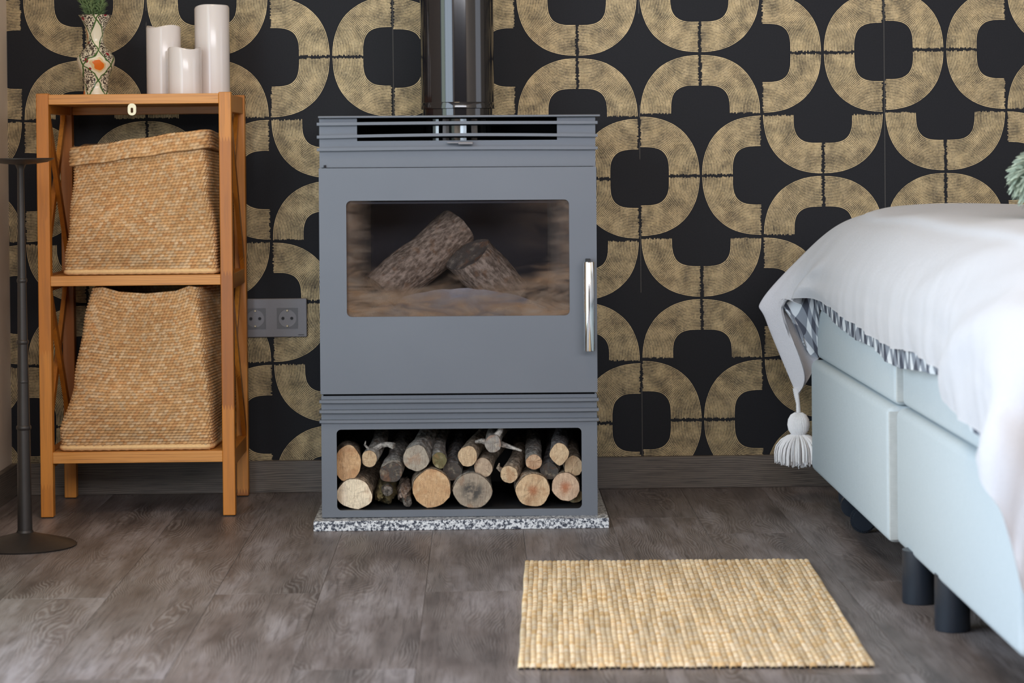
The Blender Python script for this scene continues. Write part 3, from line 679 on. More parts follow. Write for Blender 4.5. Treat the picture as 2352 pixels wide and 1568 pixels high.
# ------------------------------------------------------------------ woven baskets
JC = np.array([[.74, .44, .20], [.78, .51, .27], [.86, .67, .45], [.66, .34, .14], [.72, .42, .19], [.82, .60, .38], [.76, .49, .26]])
JC = (JC*.65 + JC.mean(0)*.35)*np.array([1.0, .93, .84])
def weave_disp(uu, vv):
    """height and stitch id of a slanted knotted weave"""
    row = np.floor(vv); ph = uu + .5*(row % 2) + .11*row; c = np.floor(ph); a = 2*(ph-c)-1; b = 2*(vv-row)-1
    a2 = a*.90 - .62*b
    h = np.sqrt(np.clip((1 - np.abs(a2)**2.2*.92), 0, 1)*np.clip(1 - b*b*.92, 0, 1)); return h, row*977 + c
def smooth_closed(P, k):
    n = len(P); out = np.zeros_like(P); w_ = np.hanning(2*k+3)[1:-1]; w_ /= w_.sum()
    for s, ww in zip(range(-k, k+1), w_): out += ww*np.roll(P, s, axis=0)
    return out
def woven_wall(name, parent, cols_fn, z_fn, ncu, ncv, samp_u=5, samp_v=4, amp=.0044, off=0.0, seed=1, flat=0.0):
    nu, nv = ncu*samp_u, ncv*samp_v+1; r_ = np.random.default_rng(seed)
    u = np.arange(nu)/nu; P = np.zeros((nv, nu, 3)); v = np.linspace(0, 1, nv)
    for i, vi in enumerate(v):
        q = np.array(cols_fn(vi)); per = np.concatenate([[0], np.cumsum(np.linalg.norm(np.roll(q, -1, axis=0)-q, axis=1))]); per /= per[-1]
        # constant share of u per side so the stitches line up from row to row
        share = np.array([0, .31, .5, .81, 1.0]); qq = np.vstack([q, q[:1]])
        xy = np.stack([np.interp(u, share, qq[:, 0]), np.interp(u, share, qq[:, 1])], 1)
        xy = smooth_closed(xy, int(nu*.022))
        P[i, :, :2] = xy; P[i, :, 2] = z_fn(vi, u, xy)
    du = np.roll(P, -1, axis=1)-np.roll(P, 1, axis=1); dv = np.gradient(P, axis=0); N = np.cross(du, dv); N /= np.linalg.norm(N, axis=2, keepdims=True)+1e-9
    U, V_ = np.meshgrid(u*ncu, v*ncv*.9999); h, sid = weave_disp(U, V_)
    wob = .0025*np.sin(U*.21+seed)*np.sin(V_*.33+seed*2)
    ids = sid.astype(int) % 20011; pick = r_.integers(0, len(JC), 20011); br = r_.uniform(.82, 1.12, 20011)
    pt = P + N*(amp*h + off + wob)[..., None]
    ends = np.minimum(v/.02, 1)[:, None]*0+1
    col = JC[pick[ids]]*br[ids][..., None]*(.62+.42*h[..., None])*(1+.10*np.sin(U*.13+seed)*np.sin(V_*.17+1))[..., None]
    outer = pt.reshape(-1, 3); inner = (P - N*.004).reshape(-1, 3)
    F = gridfaces(nv, nu, True); nV = len(outer); Fi = F[:, ::-1]+nV
    a = np.arange(nu); b = (a+1) % nu; t0 = (nv-1)*nu
    rim = np.stack([t0+a, t0+b, nV+t0+b, nV+t0+a], 1); bot = np.stack([b, a, nV+a, nV+b], 1)
    base = np.array(base_of(parent))
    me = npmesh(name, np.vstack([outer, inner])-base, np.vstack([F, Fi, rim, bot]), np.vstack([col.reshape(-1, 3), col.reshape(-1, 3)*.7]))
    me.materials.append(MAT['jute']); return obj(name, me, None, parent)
def lerp_rows(tab, z):
    ks = sorted(tab); return [np.array([np.interp(z, ks, [tab[k][c][d] for k in ks]) for d in range(2)]) for c in range(4)]
def rope(name, pts, rad, parent, label=None, tw=14):
    """thick edge rope following a closed path"""
    pts = np.array(pts); n = len(pts)
    bm = bmesh.new(); rings = []; sg = 10
    for i in range(n):
        d = Vector(pts[(i+1) % n]-pts[i-1]).normalized(); s = d.cross(Vector((0, 0, 1))).normalized(); u_ = s.cross(d)
        r = rad*(1+.10*math.sin(i*2*PI/3.0)); rings.append([bm.verts.new(Vector(pts[i]) + (s*math.cos(2*PI*k/sg)+u_*math.sin(2*PI*k/sg)*.8)*r) for k in range(sg)])
    for i in range(n):
        a, b = rings[i], rings[(i+1) % n]
        for k in range(sg): bm.faces.new((a[k], a[(k+1) % sg], b[(k+1) % sg], b[k]))
    return obj(name, bm, 'juteplain', parent, label, smooth=True)
MAT['juteplain'] = simple('plain_jute_cord', (.82, .54, .26), .9, nz=.2, nsc=240)
def rr_path(q, n=160, k=4):
    share = np.array([0, .31, .5, .81, 1.0]); qq = np.vstack([q, q[:1]]); u = np.arange(n)/n
    return smooth_closed(np.stack([np.interp(u, share, qq[:, 0]), np.interp(u, share, qq[:, 1])], 1), k)

# upper basket, rim folded over
b1 = root('woven_basket', 'woven jute basket with a folded over rim on the middle shelf', 'basket', (-.683, -.20, .4875), 'jute baskets on the rack')
T1 = {0.0: [(-.836, -.322), (-.532, -.322), (-.535, -.085), (-.832, -.085)],
      0.15: [(-.832, -.327), (-.531, -.327), (-.533, -.085), (-.832, -.085)],
      0.55: [(-.820, -.324), (-.548, -.326), (-.530, -.085), (-.824, -.085)],
      1.0: [(-.814, -.316), (-.560, -.322), (-.531, -.085), (-.808, -.090)]}
def rim1(u): return np.interp(u, [0, .31, .5, .81, 1.0], [.742, .777, .765, .752, .742])
woven_wall('body', b1, lambda v: lerp_rows(T1, v), lambda v, u, xy: .494 + v*(rim1(u)-.494), 118, 46, seed=3)
woven_wall('folded_rim', b1, lambda v: lerp_rows(T1, .86+.15*v), lambda v, u, xy: rim1(u)-.0385*(1-v)+.003 + .001*np.sin(u*60), 104, 6, off=.0105, amp=.0042, seed=5)
pth = rr_path(np.array(T1[0.0])); rope('base_rope', np.c_[pth, np.full(len(pth), .4945)], .0072, b1)
obj('base', B(-.830, -.538, -.315, -.090, .4880, .4950), 'juteplain', b1)
# lower basket, slouching
b2 = root('woven_basket', 'tapering woven jute basket with a sagging open rim on the bottom shelf', 'basket', (-.695, -.20, .1325), 'jute baskets on the rack')
T2 = {0.0: [(-.848, -.322), (-.548, -.322), (-.540, -.085), (-.845, -.085)],
      0.12: [(-.846, -.330), (-.545, -.330), (-.537, -.085), (-.850, -.085)],
      0.38: [(-.818, -.326), (-.552, -.328), (-.532, -.085), (-.846, -.085)],
      0.65: [(-.806, -.322), (-.562, -.325), (-.528, -.085), (-.828, -.085)],
      1.0: [(-.783, -.312), (-.574, -.318), (-.530, -.085), (-.790, -.095)]}
def rim2(u): return np.interp(u, [0, .03, .08, .16, .25, .29, .31, .5, .81, 1.0], [.462, .464, .454, .450, .455, .465, .462, .458, .458, .462])
woven_wall('body', b2, lambda v: lerp_rows(T2, v), lambda v, u, xy: .140 + v*(rim2(u)-.140), 112, 54, seed=9)
pth = rr_path(np.array(T2[0.0])); rope('base_rope', np.c_[pth, np.full(len(pth), .1400)], .0076, b2)
obj('base', B(-.840, -.550, -.315, -.090, .1330, .1410), 'juteplain', b2)

# ------------------------------------------------------------------ candles, vase
def candle(label, x, y, r, h, seed):
    o = root('candle', label, 'candle', (x, y, .852), 'pillar candles on the rack')
    bm = bmesh.new(); sg = 48; rings = []
    def top(a): return h + .0022*math.sin(a*2+seed) + .0012*math.sin(a*3+seed*2)
    for (rr, zf, zo) in ((r-.001, 0, 0), (r, 0, .001), (r, .5, 0), (r, 1, -.004), (r-.0015, 1, -.0005), (r-.004, 1, -.001), (r-.006, 1, -.004), (r-.010, 0, h-.014), (.002, 0, h-.014)):
        rings.append([bm.verts.new((rr*math.cos(2*PI*k/sg), rr*math.sin(2*PI*k/sg), (top(2*PI*k/sg)*zf + zo))) for k in range(sg)])
    for a, b in zip(rings, rings[1:]):
        for k in range(sg): bm.faces.new((a[k], a[(k+1) % sg], b[(k+1) % sg], b[k]))
    bm.faces.new(list(reversed(rings[0]))); bm.faces.new(rings[-1])
    obj('wax', bm, 'candle', o, smooth=True, local=True)
    obj('wick', tube([(0, 0, h-.014), (.001, 0, h-.008), (.002, 0, h-.004)], .0012, 6), 'rubber', o, 'black wick', local=True)
candle('white pillar candle of middle height at the left of the three', -.6490, -.200, .0355, .1420, 2.6)
candle('shortest white pillar candle standing in front of the other two', -.5985, -.262, .0345, .0945, .6)
candle('tallest white pillar candle at the right of the three', -.5495, -.195, .0358, .1845, 4.1)

vs = root('vase', 'cream ceramic vase painted with green vines and orange petals', 'vase', (-.789, -.20, .852))
prof = [(.022, 0), (.0262, .002), (.0255, .010), (.0245, .022), (.0275, .040), (.0340, .056), (.0385, .070), (.0375, .080), (.0300, .090), (.0210, .100), (.0165, .112), (.0168, .125), (.0195, .138), (.0255, .152), (.0325, .164), (.0345, .1665)]
def fine(pf, n=5):
    out = []
    for i in range(len(pf)-1):
        p = [np.array(pf[max(0, min(len(pf)-1, i+k))]) for k in (-1, 0, 1, 2)]
        for j in range(n):
            t_ = j/n; out.append(tuple(.5*((2*p[1]) + (-p[0]+p[2])*t_ + (2*p[0]-5*p[1]+4*p[2]-p[3])*t_**2 + (-p[0]+3*p[1]-3*p[2]+p[3])*t_**3)))
    return out + [tuple(pf[-1])]
pf = fine(prof); inner_ = [(max(.003, r-.0028), z) for r, z in reversed(pf) if z > .006]
obj('body', lathe(pf + inner_, 0, 0, 64), 'vase', vs, smooth=True, local=True)
hb_ = root('herb_bunch', 'green rosemary sprigs standing in the painted vase', 'plant', (-.789, -.20, .9600))
random.seed(21)
for k in range(34):
    a = random.uniform(0, 2*PI); sp = random.uniform(.1, 1.0); Lh = random.uniform(.075, .125)
    pts = []
    for j in range(6):
        f = j/5; rr = .004 + sp*(.018*f + .022*max(0, f-.5)*2*random.uniform(.7, 1.1)); pts.append(Vector((rr*math.cos(a), rr*math.sin(a), Lh*f)))
    bm = bmesh.new(); tube(pts, .0009, 5, bm)
    for j in range(46):
        f = random.uniform(.42, 1.0); i0 = min(4, int(f*5)); p = pts[i0].lerp(pts[i0+1], f*5-i0); b = random.uniform(0, 2*PI); ln = random.uniform(.012, .020)
        d = Vector((math.cos(b), math.sin(b), random.uniform(.2, 1.3))).normalized(); s = d.cross(Vector((0, 0, 1))).normalized()*.0013
        m_ = p+d*ln*.5+Vector((0, 0, .0012)); v = [bm.verts.new(q) for q in (p, m_+s, p+d*ln, m_-s)]; bm.faces.new(v)
    obj('sprig', bm, 'leaf', hb_, local=True)

# ------------------------------------------------------------------ wall socket
ws = root('wall_socket', 'anthracite double wall socket plate between the rack and the stove', 'socket', (-.449, 0, .3764))
obj('plate', B(-.5275, -.3735, -.0085, 0, .3345, .4180, bev=.0015), 'socket', ws)
for cx in (-.4845, -.4157):
    ins = obj('outlet', holed(cx-.0225, cx+.0225, .3530, .3975, [(cx+.0195*math.cos(2*PI*k/32+PI/64*0), .3752+.0195*math.sin(2*PI*k/32)) for k in range(32)], -.0100, -.0060), 'socket2', ws)
    o_ = obj('cup', lathe([(.0195, 0), (.0192, .0015), (.0005, .0020)], 0, 0, 32, cap=False), 'socket2', ins, local=True); o_.rotation_euler = (-PI/2, 0, 0); o_.location = Vector((cx, -.0098, .3752))-base_of(ins)
    bm = bmesh.new()
    for dx in (-.0095, .0095):
        r = bmesh.ops.create_cone(bm, cap_ends=True, segments=14, radius1=.0033, radius2=.0033, depth=.002); bmesh.ops.rotate(bm, verts=r['verts'], matrix=Matrix.Rotation(PI/2, 3, 'X')); bmesh.ops.translate(bm, verts=r['verts'], vec=(cx+dx, -.0094, .3752))
    obj('pin_hole', bm, 'black', ins)
    bm = bmesh.new()
    for dz in (-.0165, .0165): box(bm, cx-.0022, cx+.0022, -.0125, -.0075, .3752+dz-.0018, .3752+dz+.0018, bev=.0006)
    obj('earth_clip', bm, 'brass', ins, 'brass earth clips')
obj('marking', B(-.3925, -.3800, -.00865, -.0085, .3388, .3402), 'black', ws)

# ------------------------------------------------------------------ tall candle stand
cs = root('candle_stand', 'tall dark metal floor candle stand with a round base and dish', 'candle stand', (-.856, -.668, 0))
obj('base', lathe([(.094, 0), (.0955, .0025), (.090, .006), (.060, .014), (.030, .0215), (.016, .026), (.0145, .030)], -.856, -.668, 64), 'bronze', cs, smooth=True)
obj('pole', lathe([(.0138, .028), (.0125, .12), (.0118, .22), (.0105, .31), (.0092, .40), (.0080, .50), (.0068, .62), (.0060, .704), (.0090, .712), (.012, .7145)], -.856, -.668, 28), 'bronze', cs, smooth=True)
for z, r in ((.497, .0098), (.447, .0088), (.382, .0115), (.308, .0110), (.222, .0140)):
    obj('joint_ring', lathe([(r-.004, z-.006), (r-.0005, z-.003), (r, z), (r-.0005, z+.003), (r-.004, z+.006)], -.856, -.668, 28), 'bronze', cs, smooth=True)
obj('dish', lathe([(.010, .7135), (.030, .7150), (.050, .7180), (.0615, .7235), (.0622, .7255), (.0600, .7252), (.048, .7205), (.020, .7180), (.002, .7178)], -.856, -.668, 64), 'bronze', cs, smooth=True)

# ------------------------------------------------------------------ jute rug
rug = root('jute_rug', 'natural braided jute rug lying on the floor in front of the bed', 'rug', (.049, -1.775, 0)); rug.rotation_euler = (0, 0, -.030)
NR = 62; RWID = .498/NR; RL = .838
def braid_mesh(seed, L_=RL):
    r_ = np.random.default_rng(seed); knots = int(L_/.0078); su = 5; nv = knots*su+1; nu = 7
    v = np.linspace(0, 1, nv); th = np.linspace(0, PI, nu)
    kk = v*knots; row = np.floor(kk); b = 2*(kk-row)-1
    V = np.zeros((nv, nu, 3))
    for j, t_ in enumerate(th):
        sl = .35*(j/(nu-1)-.5)*2; kk2 = kk+sl*.5+seed*.37; b2 = 2*(kk2-np.floor(kk2))-1
        h = np.sqrt(np.clip(1-b2*b2*.75, 0, 1)); rr = .55+.45*h
        V[:, j, 0] = -math.cos(t_)*RWID*.60*rr + .0006*np.sin(v*24+seed); V[:, j, 1] = v*L_; V[:, j, 2] = .0058 + math.sin(t_)*.0036*rr
    V[:, 0, 2] = 0; V[:, -1, 2] = 0
    V[0, :, 2] *= .4; V[-1, :, 2] *= .4; V[0, :, 1] += .001
    pick = r_.integers(0, len(RC), knots+3); ids = np.clip(np.floor(kk+seed*.37).astype(int), 0, knots+2)
    base = RC[pick[ids]]*r_.uniform(.86, 1.08, knots+3)[ids][:, None]; streak = (.90+.16*np.sin(v*9+seed*2.1))[:, None]
    col = np.repeat((base*streak)[:, None, :], nu, axis=1)*np.linspace(.90, 1, nu)[np.minimum(np.arange(nu), nu-1-np.arange(nu))*2][None, :, None]  # row edges darkened in the colour to shade the grooves
    me = npmesh('braided_row', V.reshape(-1, 3), gridfaces(nv, nu, False), col.reshape(-1, 3)); me.materials.append(MAT['jute']); return me
RC = np.array([[.82, .55, .26], [.86, .64, .36], [.90, .72, .46], [.78, .50, .22], [.84, .66, .42], [.88, .67, .38]])
RC = np.minimum(RC*np.array([1.04, 1.06, 1.18]), .93)
bmv = [braid_mesh(s) for s in range(1, 9)]
for k in range(NR):
    o = bpy.data.objects.new('braided_row', random.choice(bmv)); C.objects.link(o); o.parent = rug
    o.location = (RWID*(k+.5), random.uniform(-.0045, .0025), 0); o.scale = (1, 1+random.uniform(-.003, .003), 1)

# ------------------------------------------------------------------ bed
bed = root('bed', 'box spring bed in pale grey fabric with two side by side halves on black legs', 'bed', (1.55, -1.19, 0))
BX = .672
def softbox(x0, x1, y0, y1, z0, z1, r, bulge=.006):
    bm = B(x0, x1, y0, y1, z0, z1, bev=r, seg=4)
    return bm
for i, (ya, yb_) in enumerate(((-1.188, -.29), (-2.085, -1.194))):
    bo = obj('base_box', softbox(BX+.013*i, 2.70, ya, yb_, .073, .3000, .014), 'bed', bed, smooth=True)
    mt_ = obj('mattress_box', softbox(BX+.013+.011*i, 2.70, ya+.03*i, yb_, .3015, .4700, .013), 'bed', bed, smooth=True)
    obj('topper', softbox(BX+.022+.012*i, 2.70, ya+(.006 if i == 0 else .10), yb_-.006, .4705, .5560, .043), 'bed', bed, smooth=True)
obj('seam_tape', B(BX+.003, BX+.035, -1.1905, -1.186, .079, .292, bev=.0008, seg=1), 'gusset', bed, 'ribbed seam tape on the lower box')
obj('seam_tape', B(BX+.016, BX+.045, -1.1905, -1.186, .308, .462, bev=.0008, seg=1), 'gusset', bed, 'ribbed seam tape on the upper box')
for (lx, ly) in ((.699, -1.318), (.709, -1.535), (1.6, -1.30), (1.6, -1.9), (2.6, -.4), (2.6, -2.0)):
    obj('leg', lathe([(.0260, 0), (.0270, .003), (.0265, .085)], lx, ly, 32), 'leg', bed, smooth=True)
cb = obj('castor', lathe([(.016, .045), (.018, .050), (.018, .082)], .706, -.545, 24), 'leg', bed, 'black twin wheel castor', smooth=True)
bm = bmesh.new()
r = bmesh.ops.create_cone(bm, cap_ends=True, segments=32, radius1=.025, radius2=.025, depth=.018); bmesh.ops.bevel(bm, geom=list(bm.edges), offset=.004, segments=2, affect='EDGES')
bmesh.ops.rotate(bm, verts=bm.verts, matrix=Matrix.Rotation(PI/2, 3, 'X')); bmesh.ops.translate(bm, verts=bm.verts, vec=(.722, -.630, .0255)); obj('wheel', bm, 'leg', cb, smooth=True)
bm = bmesh.new(); bmesh.ops.create_cone(bm, cap_ends=True, segments=32, radius1=.022, radius2=.022, depth=.012); bmesh.ops.rotate(bm, verts=bm.verts, matrix=Matrix.Rotation(PI/2, 3, 'X')); bmesh.ops.translate(bm, verts=bm.verts, vec=(.7075, -.590, .046)); obj('wheel_guard', bm, 'leg', cb, smooth=True)

# ------------------------------------------------------------------ throw and checked quilt
def crm(P, n):
    """Catmull-Rom through the first axis, uniform, n samples per span"""
    P = np.asarray(P, float); Q = np.concatenate([[2*P[0]-P[1]], P, [2*P[-1]-P[-2]]]); out = []
    for i in range(1, len(Q)-2):
        p0, p1, p2, p3 = Q[i-1], Q[i], Q[i+1], Q[i+2]
        for j in range(n):
            t_ = j/n; out.append(.5*(2*p1 + (-p0+p2)*t_ + (2*p0-5*p1+4*p2-p3)*t_**2 + (-p0+3*p1-3*p2+p3)*t_**3))
    out.append(Q[-2]); return np.array(out)
T = .619
COLS = [
 [(1.6, -.75, T), (1.15, -.48, T), (1.10, -.34, .606), (1.10, -.262, .53), (1.10, -.255, .45), (1.10, -.252, .40), (1.10, -.250, .36)],
 [(1.6, -.80, T), (1.00, -.50, T), (.93, -.35, .604), (.90, -.264, .525), (.89, -.254, .45), (.885, -.252, .40), (.88, -.250, .35)],
 [(1.6, -.85, T), (.92, -.54, .617), (.820, -.36, .600), (.770, -.270, .525), (.745, -.252, .44), (.735, -.248, .38), (.73, -.246, .33)],
 [(1.6, -.90, T), (.88, -.57, .616), (.775, -.38, .596), (.705, -.275, .545), (.655, -.242, .46), (.640, -.236, .36), (.668, -.238, .245)],
 [(1.6, -.95, T), (.87, -.60, .616), (.755, -.40, .592), (.683, -.290, .535), (.583, -.242, .424), (.588, -.242, .375), (.648, -.250, .222)],
 [(1.6, -1.0, T), (.86, -.62, .616), (.745, -.42, .589), (.672, -.315, .520), (.604, -.262, .430), (.608, -.262, .380), (.662, -.268, .270)],
 [(1.6, -1.0, T), (.86, -.66, .616), (.740, -.45, .588), (.668, -.35, .512), (.636, -.300, .448), (.622, -.285, .423), (.613, -.275, .4130)],
 [(1.6, -1.0, T), (.86, -.70, .616), (.735, -.50, .586), (.672, -.41, .512), (.654, -.345, .462), (.648, -.325, .438), (.646, -.312, .4150)],
 [(1.6, -1.0, T), (.86, -.78, .616), (.732, -.58, .586), (.668, -.49, .512), (.645, -.400, .472), (.632, -.375, .450), (.626, -.352, .4280)],
 [(1.6, -1.0, T), (.86, -.82, .616), (.735, -.66, .588), (.676, -.58, .520), (.664, -.50, .470), (.660, -.47, .450), (.6640, -.440, .4310)],
 [(1.6, -1.1, T), (.86, -.95, .616), (.735, -.83, .588), (.676, -.78, .520), (.662, -.745, .470), (.661, -.73, .440), (.6640, -.72, .4215)],
 [(1.6, -1.2, T), (.86, -1.12, .616), (.735, -1.06, .588), (.674, -1.04, .520), (.662, -1.02, .470), (.662, -1.02, .435), (.6650, -1.02, .4110)],
 [(1.6, -1.3, T), (.86, -1.28, .616), (.735, -1.26, .588), (.672, -1.25, .520), (.660, -1.24, .465), (.660, -1.24, .430), (.6640, -1.24, .4050)],
 [(1.6, -1.4, T), (.86, -1.42, .616), (.735, -1.43, .588), (.672, -1.43, .520), (.660, -1.43, .465), (.660, -1.43, .435), (.6640, -1.43, .4130)],
 [(1.6, -1.5, T), (.86, -1.55, .616), (.735, -1.58, .588), (.672, -1.60, .520), (.660, -1.61, .465), (.659, -1.61, .432), (.6620, -1.615, .4080)],
 [(1.6, -1.55, T), (.86, -1.62, .616), (.735, -1.67, .588), (.670, -1.70, .515), (.657, -1.71, .455), (.655, -1.715, .42), (.6580, -1.720, .3950)],
 [(1.6, -1.6, T), (.86, -1.68, .616), (.735, -1.75, .587), (.668, -1.79, .505), (.652, -1.81, .440), (.650, -1.82, .40), (.6530, -1.83, .3680)],
 [(1.6, -1.62, T), (.86, -1.76, .616), (.738, -1.88, .586), (.662, -1.97, .495), (.645, -2.00, .430), (.642, -2.02, .385), (.641, -2.03, .345)],
 [(1.6, -1.64, T), (.87, -1.82, .616), (.745, -1.95, .585), (.664, -2.06, .480), (.642, -2.11, .400), (.639, -2.125, .35), (.638, -2.135, .305)],
 [(1.6, -1.65, T), (.89, -1.86, .616), (.775, -2.00, .584), (.705, -2.115, .485), (.672, -2.150, .385), (.660, -2.155, .31), (.655, -2.155, .25)],
 [(1.6, -1.66, T), (.93, -1.88, .616), (.83, -2.03, .584), (.775, -2.125, .485), (.740, -2.155, .37), (.715, -2.155, .26), (.690, -2.150, .15)],
 [(1.6, -1.68, T), (1.0, -1.89, .616), (.92, -2.04, .584), (.88, -2.13, .49), (.855, -2.155, .37), (.83, -2.155, .25), (.80, -2.150, .14)],
 [(1.6, -1.69, T), (.95, -1.90, .616), (.86, -2.05, .584), (.83, -2.13, .50), (.82, -2.16, .40), (.82, -2.165, .32), (.82, -2.165, .25)],
 [(1.6, -1.70, T), (1.1, -1.90, .616), (1.05, -2.05, .584), (1.04, -2.13, .50), (1.04, -2.15, .40), (1.04, -2.15, .32), (1.04, -2.15, .26)],
]
def far_col(x, back):
    if back: return [(1.6, -.60, T), (x, -.47, T), (x-.03, -.34, .606), (x-.03, -.262, .53), (x-.03, -.255, .45), (x-.03, -.252, .40), (x-.03, -.250, .36)]
    return [(1.6, -1.75, T), (x, -1.91, .616), (x-.03, -2.05, .584), (x-.04, -2.13, .50), (x-.04, -2.15, .40), (x-.04, -2.15, .32), (x-.04, -2.15, .26)]
COLS = [far_col(2.62, True), far_col(1.55, True)] + COLS + [far_col(1.50, False), far_col(2.62, False)]
for k_ in (0, -1): COLS[k_][0] = (2.64, COLS[k_][1][1], T)
for k_ in (1, -2): COLS[k_][0] = (1.75, COLS[k_][1][1], T)
COLS = [[(2.66, c_[1][1], T)] + c_ for c_ in COLS]
def sheet(cols, nc, nr, ripple, seed, hemdrop=None, off=0.0):
    A = np.array(cols, float)                                   # (ncol, npt, 3)
    if hemdrop is not None: A = hemdrop(A)
    A2 = crm(A, nc); A3 = np.stack([crm(A2[i], nr) for i in range(len(A2))])
    du = np.gradient(A3, axis=0); dv = np.gradient(A3, axis=1); N = np.cross(dv, du); N /= np.linalg.norm(N, axis=2, keepdims=True)+1e-9
    s = np.cumsum(np.concatenate([[0], np.linalg.norm(np.diff(A2[:, -1], axis=0), axis=1)])); t_ = np.linspace(0, 1, A3.shape[1])
    l = np.concatenate([[0], np.cumsum(np.linalg.norm(np.diff(A3[A3.shape[0]//2], axis=0), axis=1))])
    S, TT = np.meshgrid(s, t_, indexing='ij'); TT = np.clip((TT*7-1)/6, 0, 1)
    w_ = np.clip((TT-.30)/.7, 0, 1)**1.3
    rp_ = np.sin(S*58+seed+1.5*np.sin(S*7))*.5+np.sin(S*103+seed*2+2*TT)*.3+np.sin(S*23+seed)*.6
    lowf = np.sin(A3[..., 0]*11+A3[..., 1]*5)*.004+np.sin(A3[..., 1]*9.0-A3[..., 0]*4+1)*.005
    near = np.clip((-1.35-A3[..., 1])/.5, 0, 1)*np.clip(TT*2.2-.4, 0, 1)
    fd = A3[..., 0]*30+A3[..., 1]*14+A3[..., 2]*17
    w2 = near*(np.sin(fd+.6)*.0085+np.sin(fd*1.9+A3[..., 2]*12)*.003)
    A3 = A3 + N*w2[..., None]
    cidx = np.arange(A3.shape[0])/nc; w_ = w_*np.clip((np.abs(cidx-8.8)-1.6)/2.0, 0.0, 1)[:, None]
    sgn = 1.0
    A3 = A3 + N*sgn*((ripple*w_*rp_) + off)[..., None]
    A3[..., 2] += lowf*np.clip(1-TT*1.6, 0, 1)
    return A3, np.stack([S, np.broadcast_to(l, S.shape)], -1)
A3, UVm = sheet(COLS, 14, 14, .0040, 1.0)
ni, nj = A3.shape[:2]
def sheet_mesh(name, A3, UVm, thick, m):
    ni, nj = A3.shape[:2]; du = np.gradient(A3, axis=0); dv = np.gradient(A3, axis=1); N = np.cross(du, dv); N /= np.linalg.norm(N, axis=2, keepdims=True)+1e-9
    lo = A3 - N*thick*SGN; F = gridfaces(ni, nj, False); nV = ni*nj
    e1 = np.arange(ni-1)*nj + nj-1; rim = np.stack([e1, e1+nj, e1+nj+nV, e1+nV], 1)
    me = npmesh(name, np.vstack([A3.reshape(-1, 3), lo.reshape(-1, 3)]), np.vstack([F, F[:, ::-1]+nV, rim]), uv=np.vstack([UVm.reshape(-1, 2)]*2)); me.materials.append(MAT[m]); return me
# which way does the sheet's normal point: outwards means -x on the long side
im = 14*14; mid = A3[im, int(nj*.8)]; du = A3[im+1, int(nj*.8)]-mid; dv = A3[im, int(nj*.8)+1]-mid; SGN = 1.0 if np.cross(du, dv)[0] < 0 else -1.0
th_root = root('throw_blanket', 'thick white wool throw draped over the bed', 'blanket', (1.5, -1.19, .62))
me = sheet_mesh('throw', A3 - np.array(base_of(th_root)), UVm, .0045, 'throw'); tb = obj('cloth', me, None, th_root)
# tassel hanging from the throw's corner
tip = Vector((.648, -.250, .2250))
ts = obj('tassel', tube([tip+Vector((0, 0, .012)), tip, tip+Vector((.003, 0, -.02)), tip+Vector((.004, 0, -.045))], [.0075, .0055, .0042, .0050], 12, jitter=.2), 'yarn', th_root, 'white yarn tassel')
bm = bmesh.new(); random.seed(5)
hc = tip+Vector((.004, 0, -.062))
for k in range(170):     # head strands running from the top knot to the waist
    a = random.uniform(0, 2*PI); pts = []
    for j in range(7):
        f = j/6; ph = PI*(.08+.86*f); pts.append(hc+Vector((.0215*math.sin(ph)**.8*math.cos(a+.3*f), .0215*math.sin(ph)**.8*math.sin(a+.3*f), .024*math.cos(ph))))
    tube(pts, .0016, 4, bm, cap=False)
obj('head', bm, 'yarn', ts, smooth=True)
bm = bmesh.new(); fc = hc+Vector((0, 0, -.020))
for k in range(420):
    a = random.uniform(0, 2*PI); sp = random.random()**.5; Lk = random.uniform(.058, .072); pts = []
    for j in range(6):
        f = j/5; rr = .008 + sp*.043*math.sin(min(1.0, f*1.25)*PI/2); pts.append(fc+Vector((rr*math.cos(a), rr*math.sin(a), .004*sp*math.sin(f*PI) - Lk*f*(1-.18*sp)*(f**.25))))
    tube(pts, [.0017, .0018, .0018, .0017, .0016, .0012], 4, bm, cap=False)
obj('fringe', bm, 'yarn', ts, smooth=True)

# checked quilt beneath, its hem just showing
def hem2(A):
    A = A.copy()
    for i in range(len(A)):
        if 10 <= i <= 19:
            A[i, -1, 2] -= (.026, .030, .034, .028, .034, .030, .020, .018, .014, .012)[i-10]; A[i, -1, 0] += .002; A[i, -2, 0] += .002
    A[6, -1] = (.655, -.262, .33); A[6, -2] = (.628, -.262, .385); A[6, -3] = (.612, -.262, .430)
    A[7, -1] = (.679, -.276, .298); A[7, -2] = (.650, -.276, .36); A[7, -3] = (.628, -.276, .430)
    A[8, -1] = (.680, -.290, .310); A[8, -2] = (.660, -.295, .370); A[8, -3] = (.650, -.305, .440)
    A[9, -1] = (.6795, -.315, .350); A[9, -2] = (.668, -.32, .395); A[9, -3] = (.664, -.345, .455)
    A[10, -1] = (.6710, -.352, .398); A[10, -2] = (.664, -.37, .43); A[10, -3] = (.664, -.40, .465)
    A[11, -1] = (.6700, -.440, .404)
    A[:6, -1, 2] = .40; A[:6, -2, 2] = .42
    return A
Q3, QUV = sheet(COLS[:21], 14, 12, .0032, 2.6, hem2, off=0.0)
du = np.gradient(Q3, axis=0); dv = np.gradient(Q3, axis=1); N = np.cross(du, dv)*SGN; N /= np.linalg.norm(N, axis=2, keepdims=True)+1e-9
Q3 = Q3 - N*(.0095 + .006*np.clip(np.arange(Q3.shape[0])/14-18.5, 0, 1))[:, None, None]
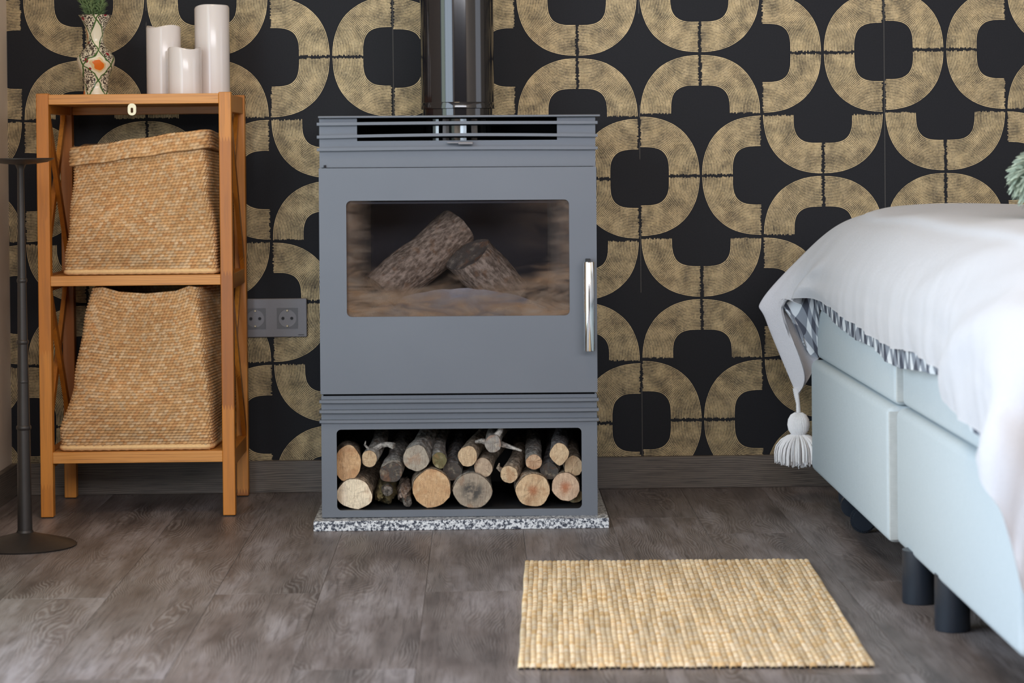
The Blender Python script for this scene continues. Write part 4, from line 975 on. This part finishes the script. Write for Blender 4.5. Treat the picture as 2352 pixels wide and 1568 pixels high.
Q3 = Q3[3*14:, 26:]; QUV = QUV[3*14:, 26:]
me = sheet_mesh('checked_quilt', Q3, QUV, .002, 'gingham'); qo = obj('checked_quilt', me, None)
tag(qo, 'grey and white gingham quilt peeking out beneath the white throw', 'quilt')

# ------------------------------------------------------------------ fluffy cushion
cu = root('fluffy_cushion', 'pale sage green shaggy cushion lying on the white throw', 'cushion', (1.06, -1.30, .625))
MAT['furbase'] = simple('sage_fabric', (.34, .42, .34), .95)
bm = bmesh.new(); bmesh.ops.create_icosphere(bm, subdivisions=3, radius=1.0)
for v in bm.verts: v.co = Vector((v.co.x*.185, v.co.y*.13, v.co.z*.060+.060))
obj('body', bm, 'furbase', cu, smooth=True, local=True)
r_ = np.random.default_rng(4); n = 6500
d = r_.normal(size=(n, 3)); d /= np.linalg.norm(d, axis=1, keepdims=True); ax = np.array([.185, .13, .060])
p = d*ax + np.array([0, 0, .060]); nn = d/ax; nn /= np.linalg.norm(nn, axis=1, keepdims=True)
nn = nn + r_.normal(size=(n, 3))*.35; nn /= np.linalg.norm(nn, axis=1, keepdims=True); sd = np.cross(nn, r_.normal(size=(n, 3))); sd /= np.linalg.norm(sd, axis=1, keepdims=True)
ln = r_.uniform(.018, .030, (n, 1)); droop = np.array([0, 0, -1.])*ln*.35
q1 = p+nn*ln*.5; q2 = p+nn*ln+droop; w1 = sd*.0022; V = np.stack([p-w1, p+w1, q1+w1, q1-w1, q2+w1*.5, q2-w1*.5], 1)
V[:, :, 2] = np.maximum(V[:, :, 2], .002)
V = V.reshape(-1, 3); i0 = np.arange(n)[:, None]*6; F = np.vstack([i0+np.array([[0, 1, 2, 3]]), i0+np.array([[3, 2, 4, 5]])])
cc = np.repeat(np.array([.42, .50, .40])*r_.uniform(.7, 1.35, (n, 1)), 6, axis=0)
me = npmesh('pile', V, F, cc); me.materials.append(MAT['fur']); o = obj('pile', me, None, cu); o['kind'] = 'stuff'

# slight lean of the stove on its slab, as in the photograph
st.rotation_euler = (0, .003, 0); st.location.z += .0008
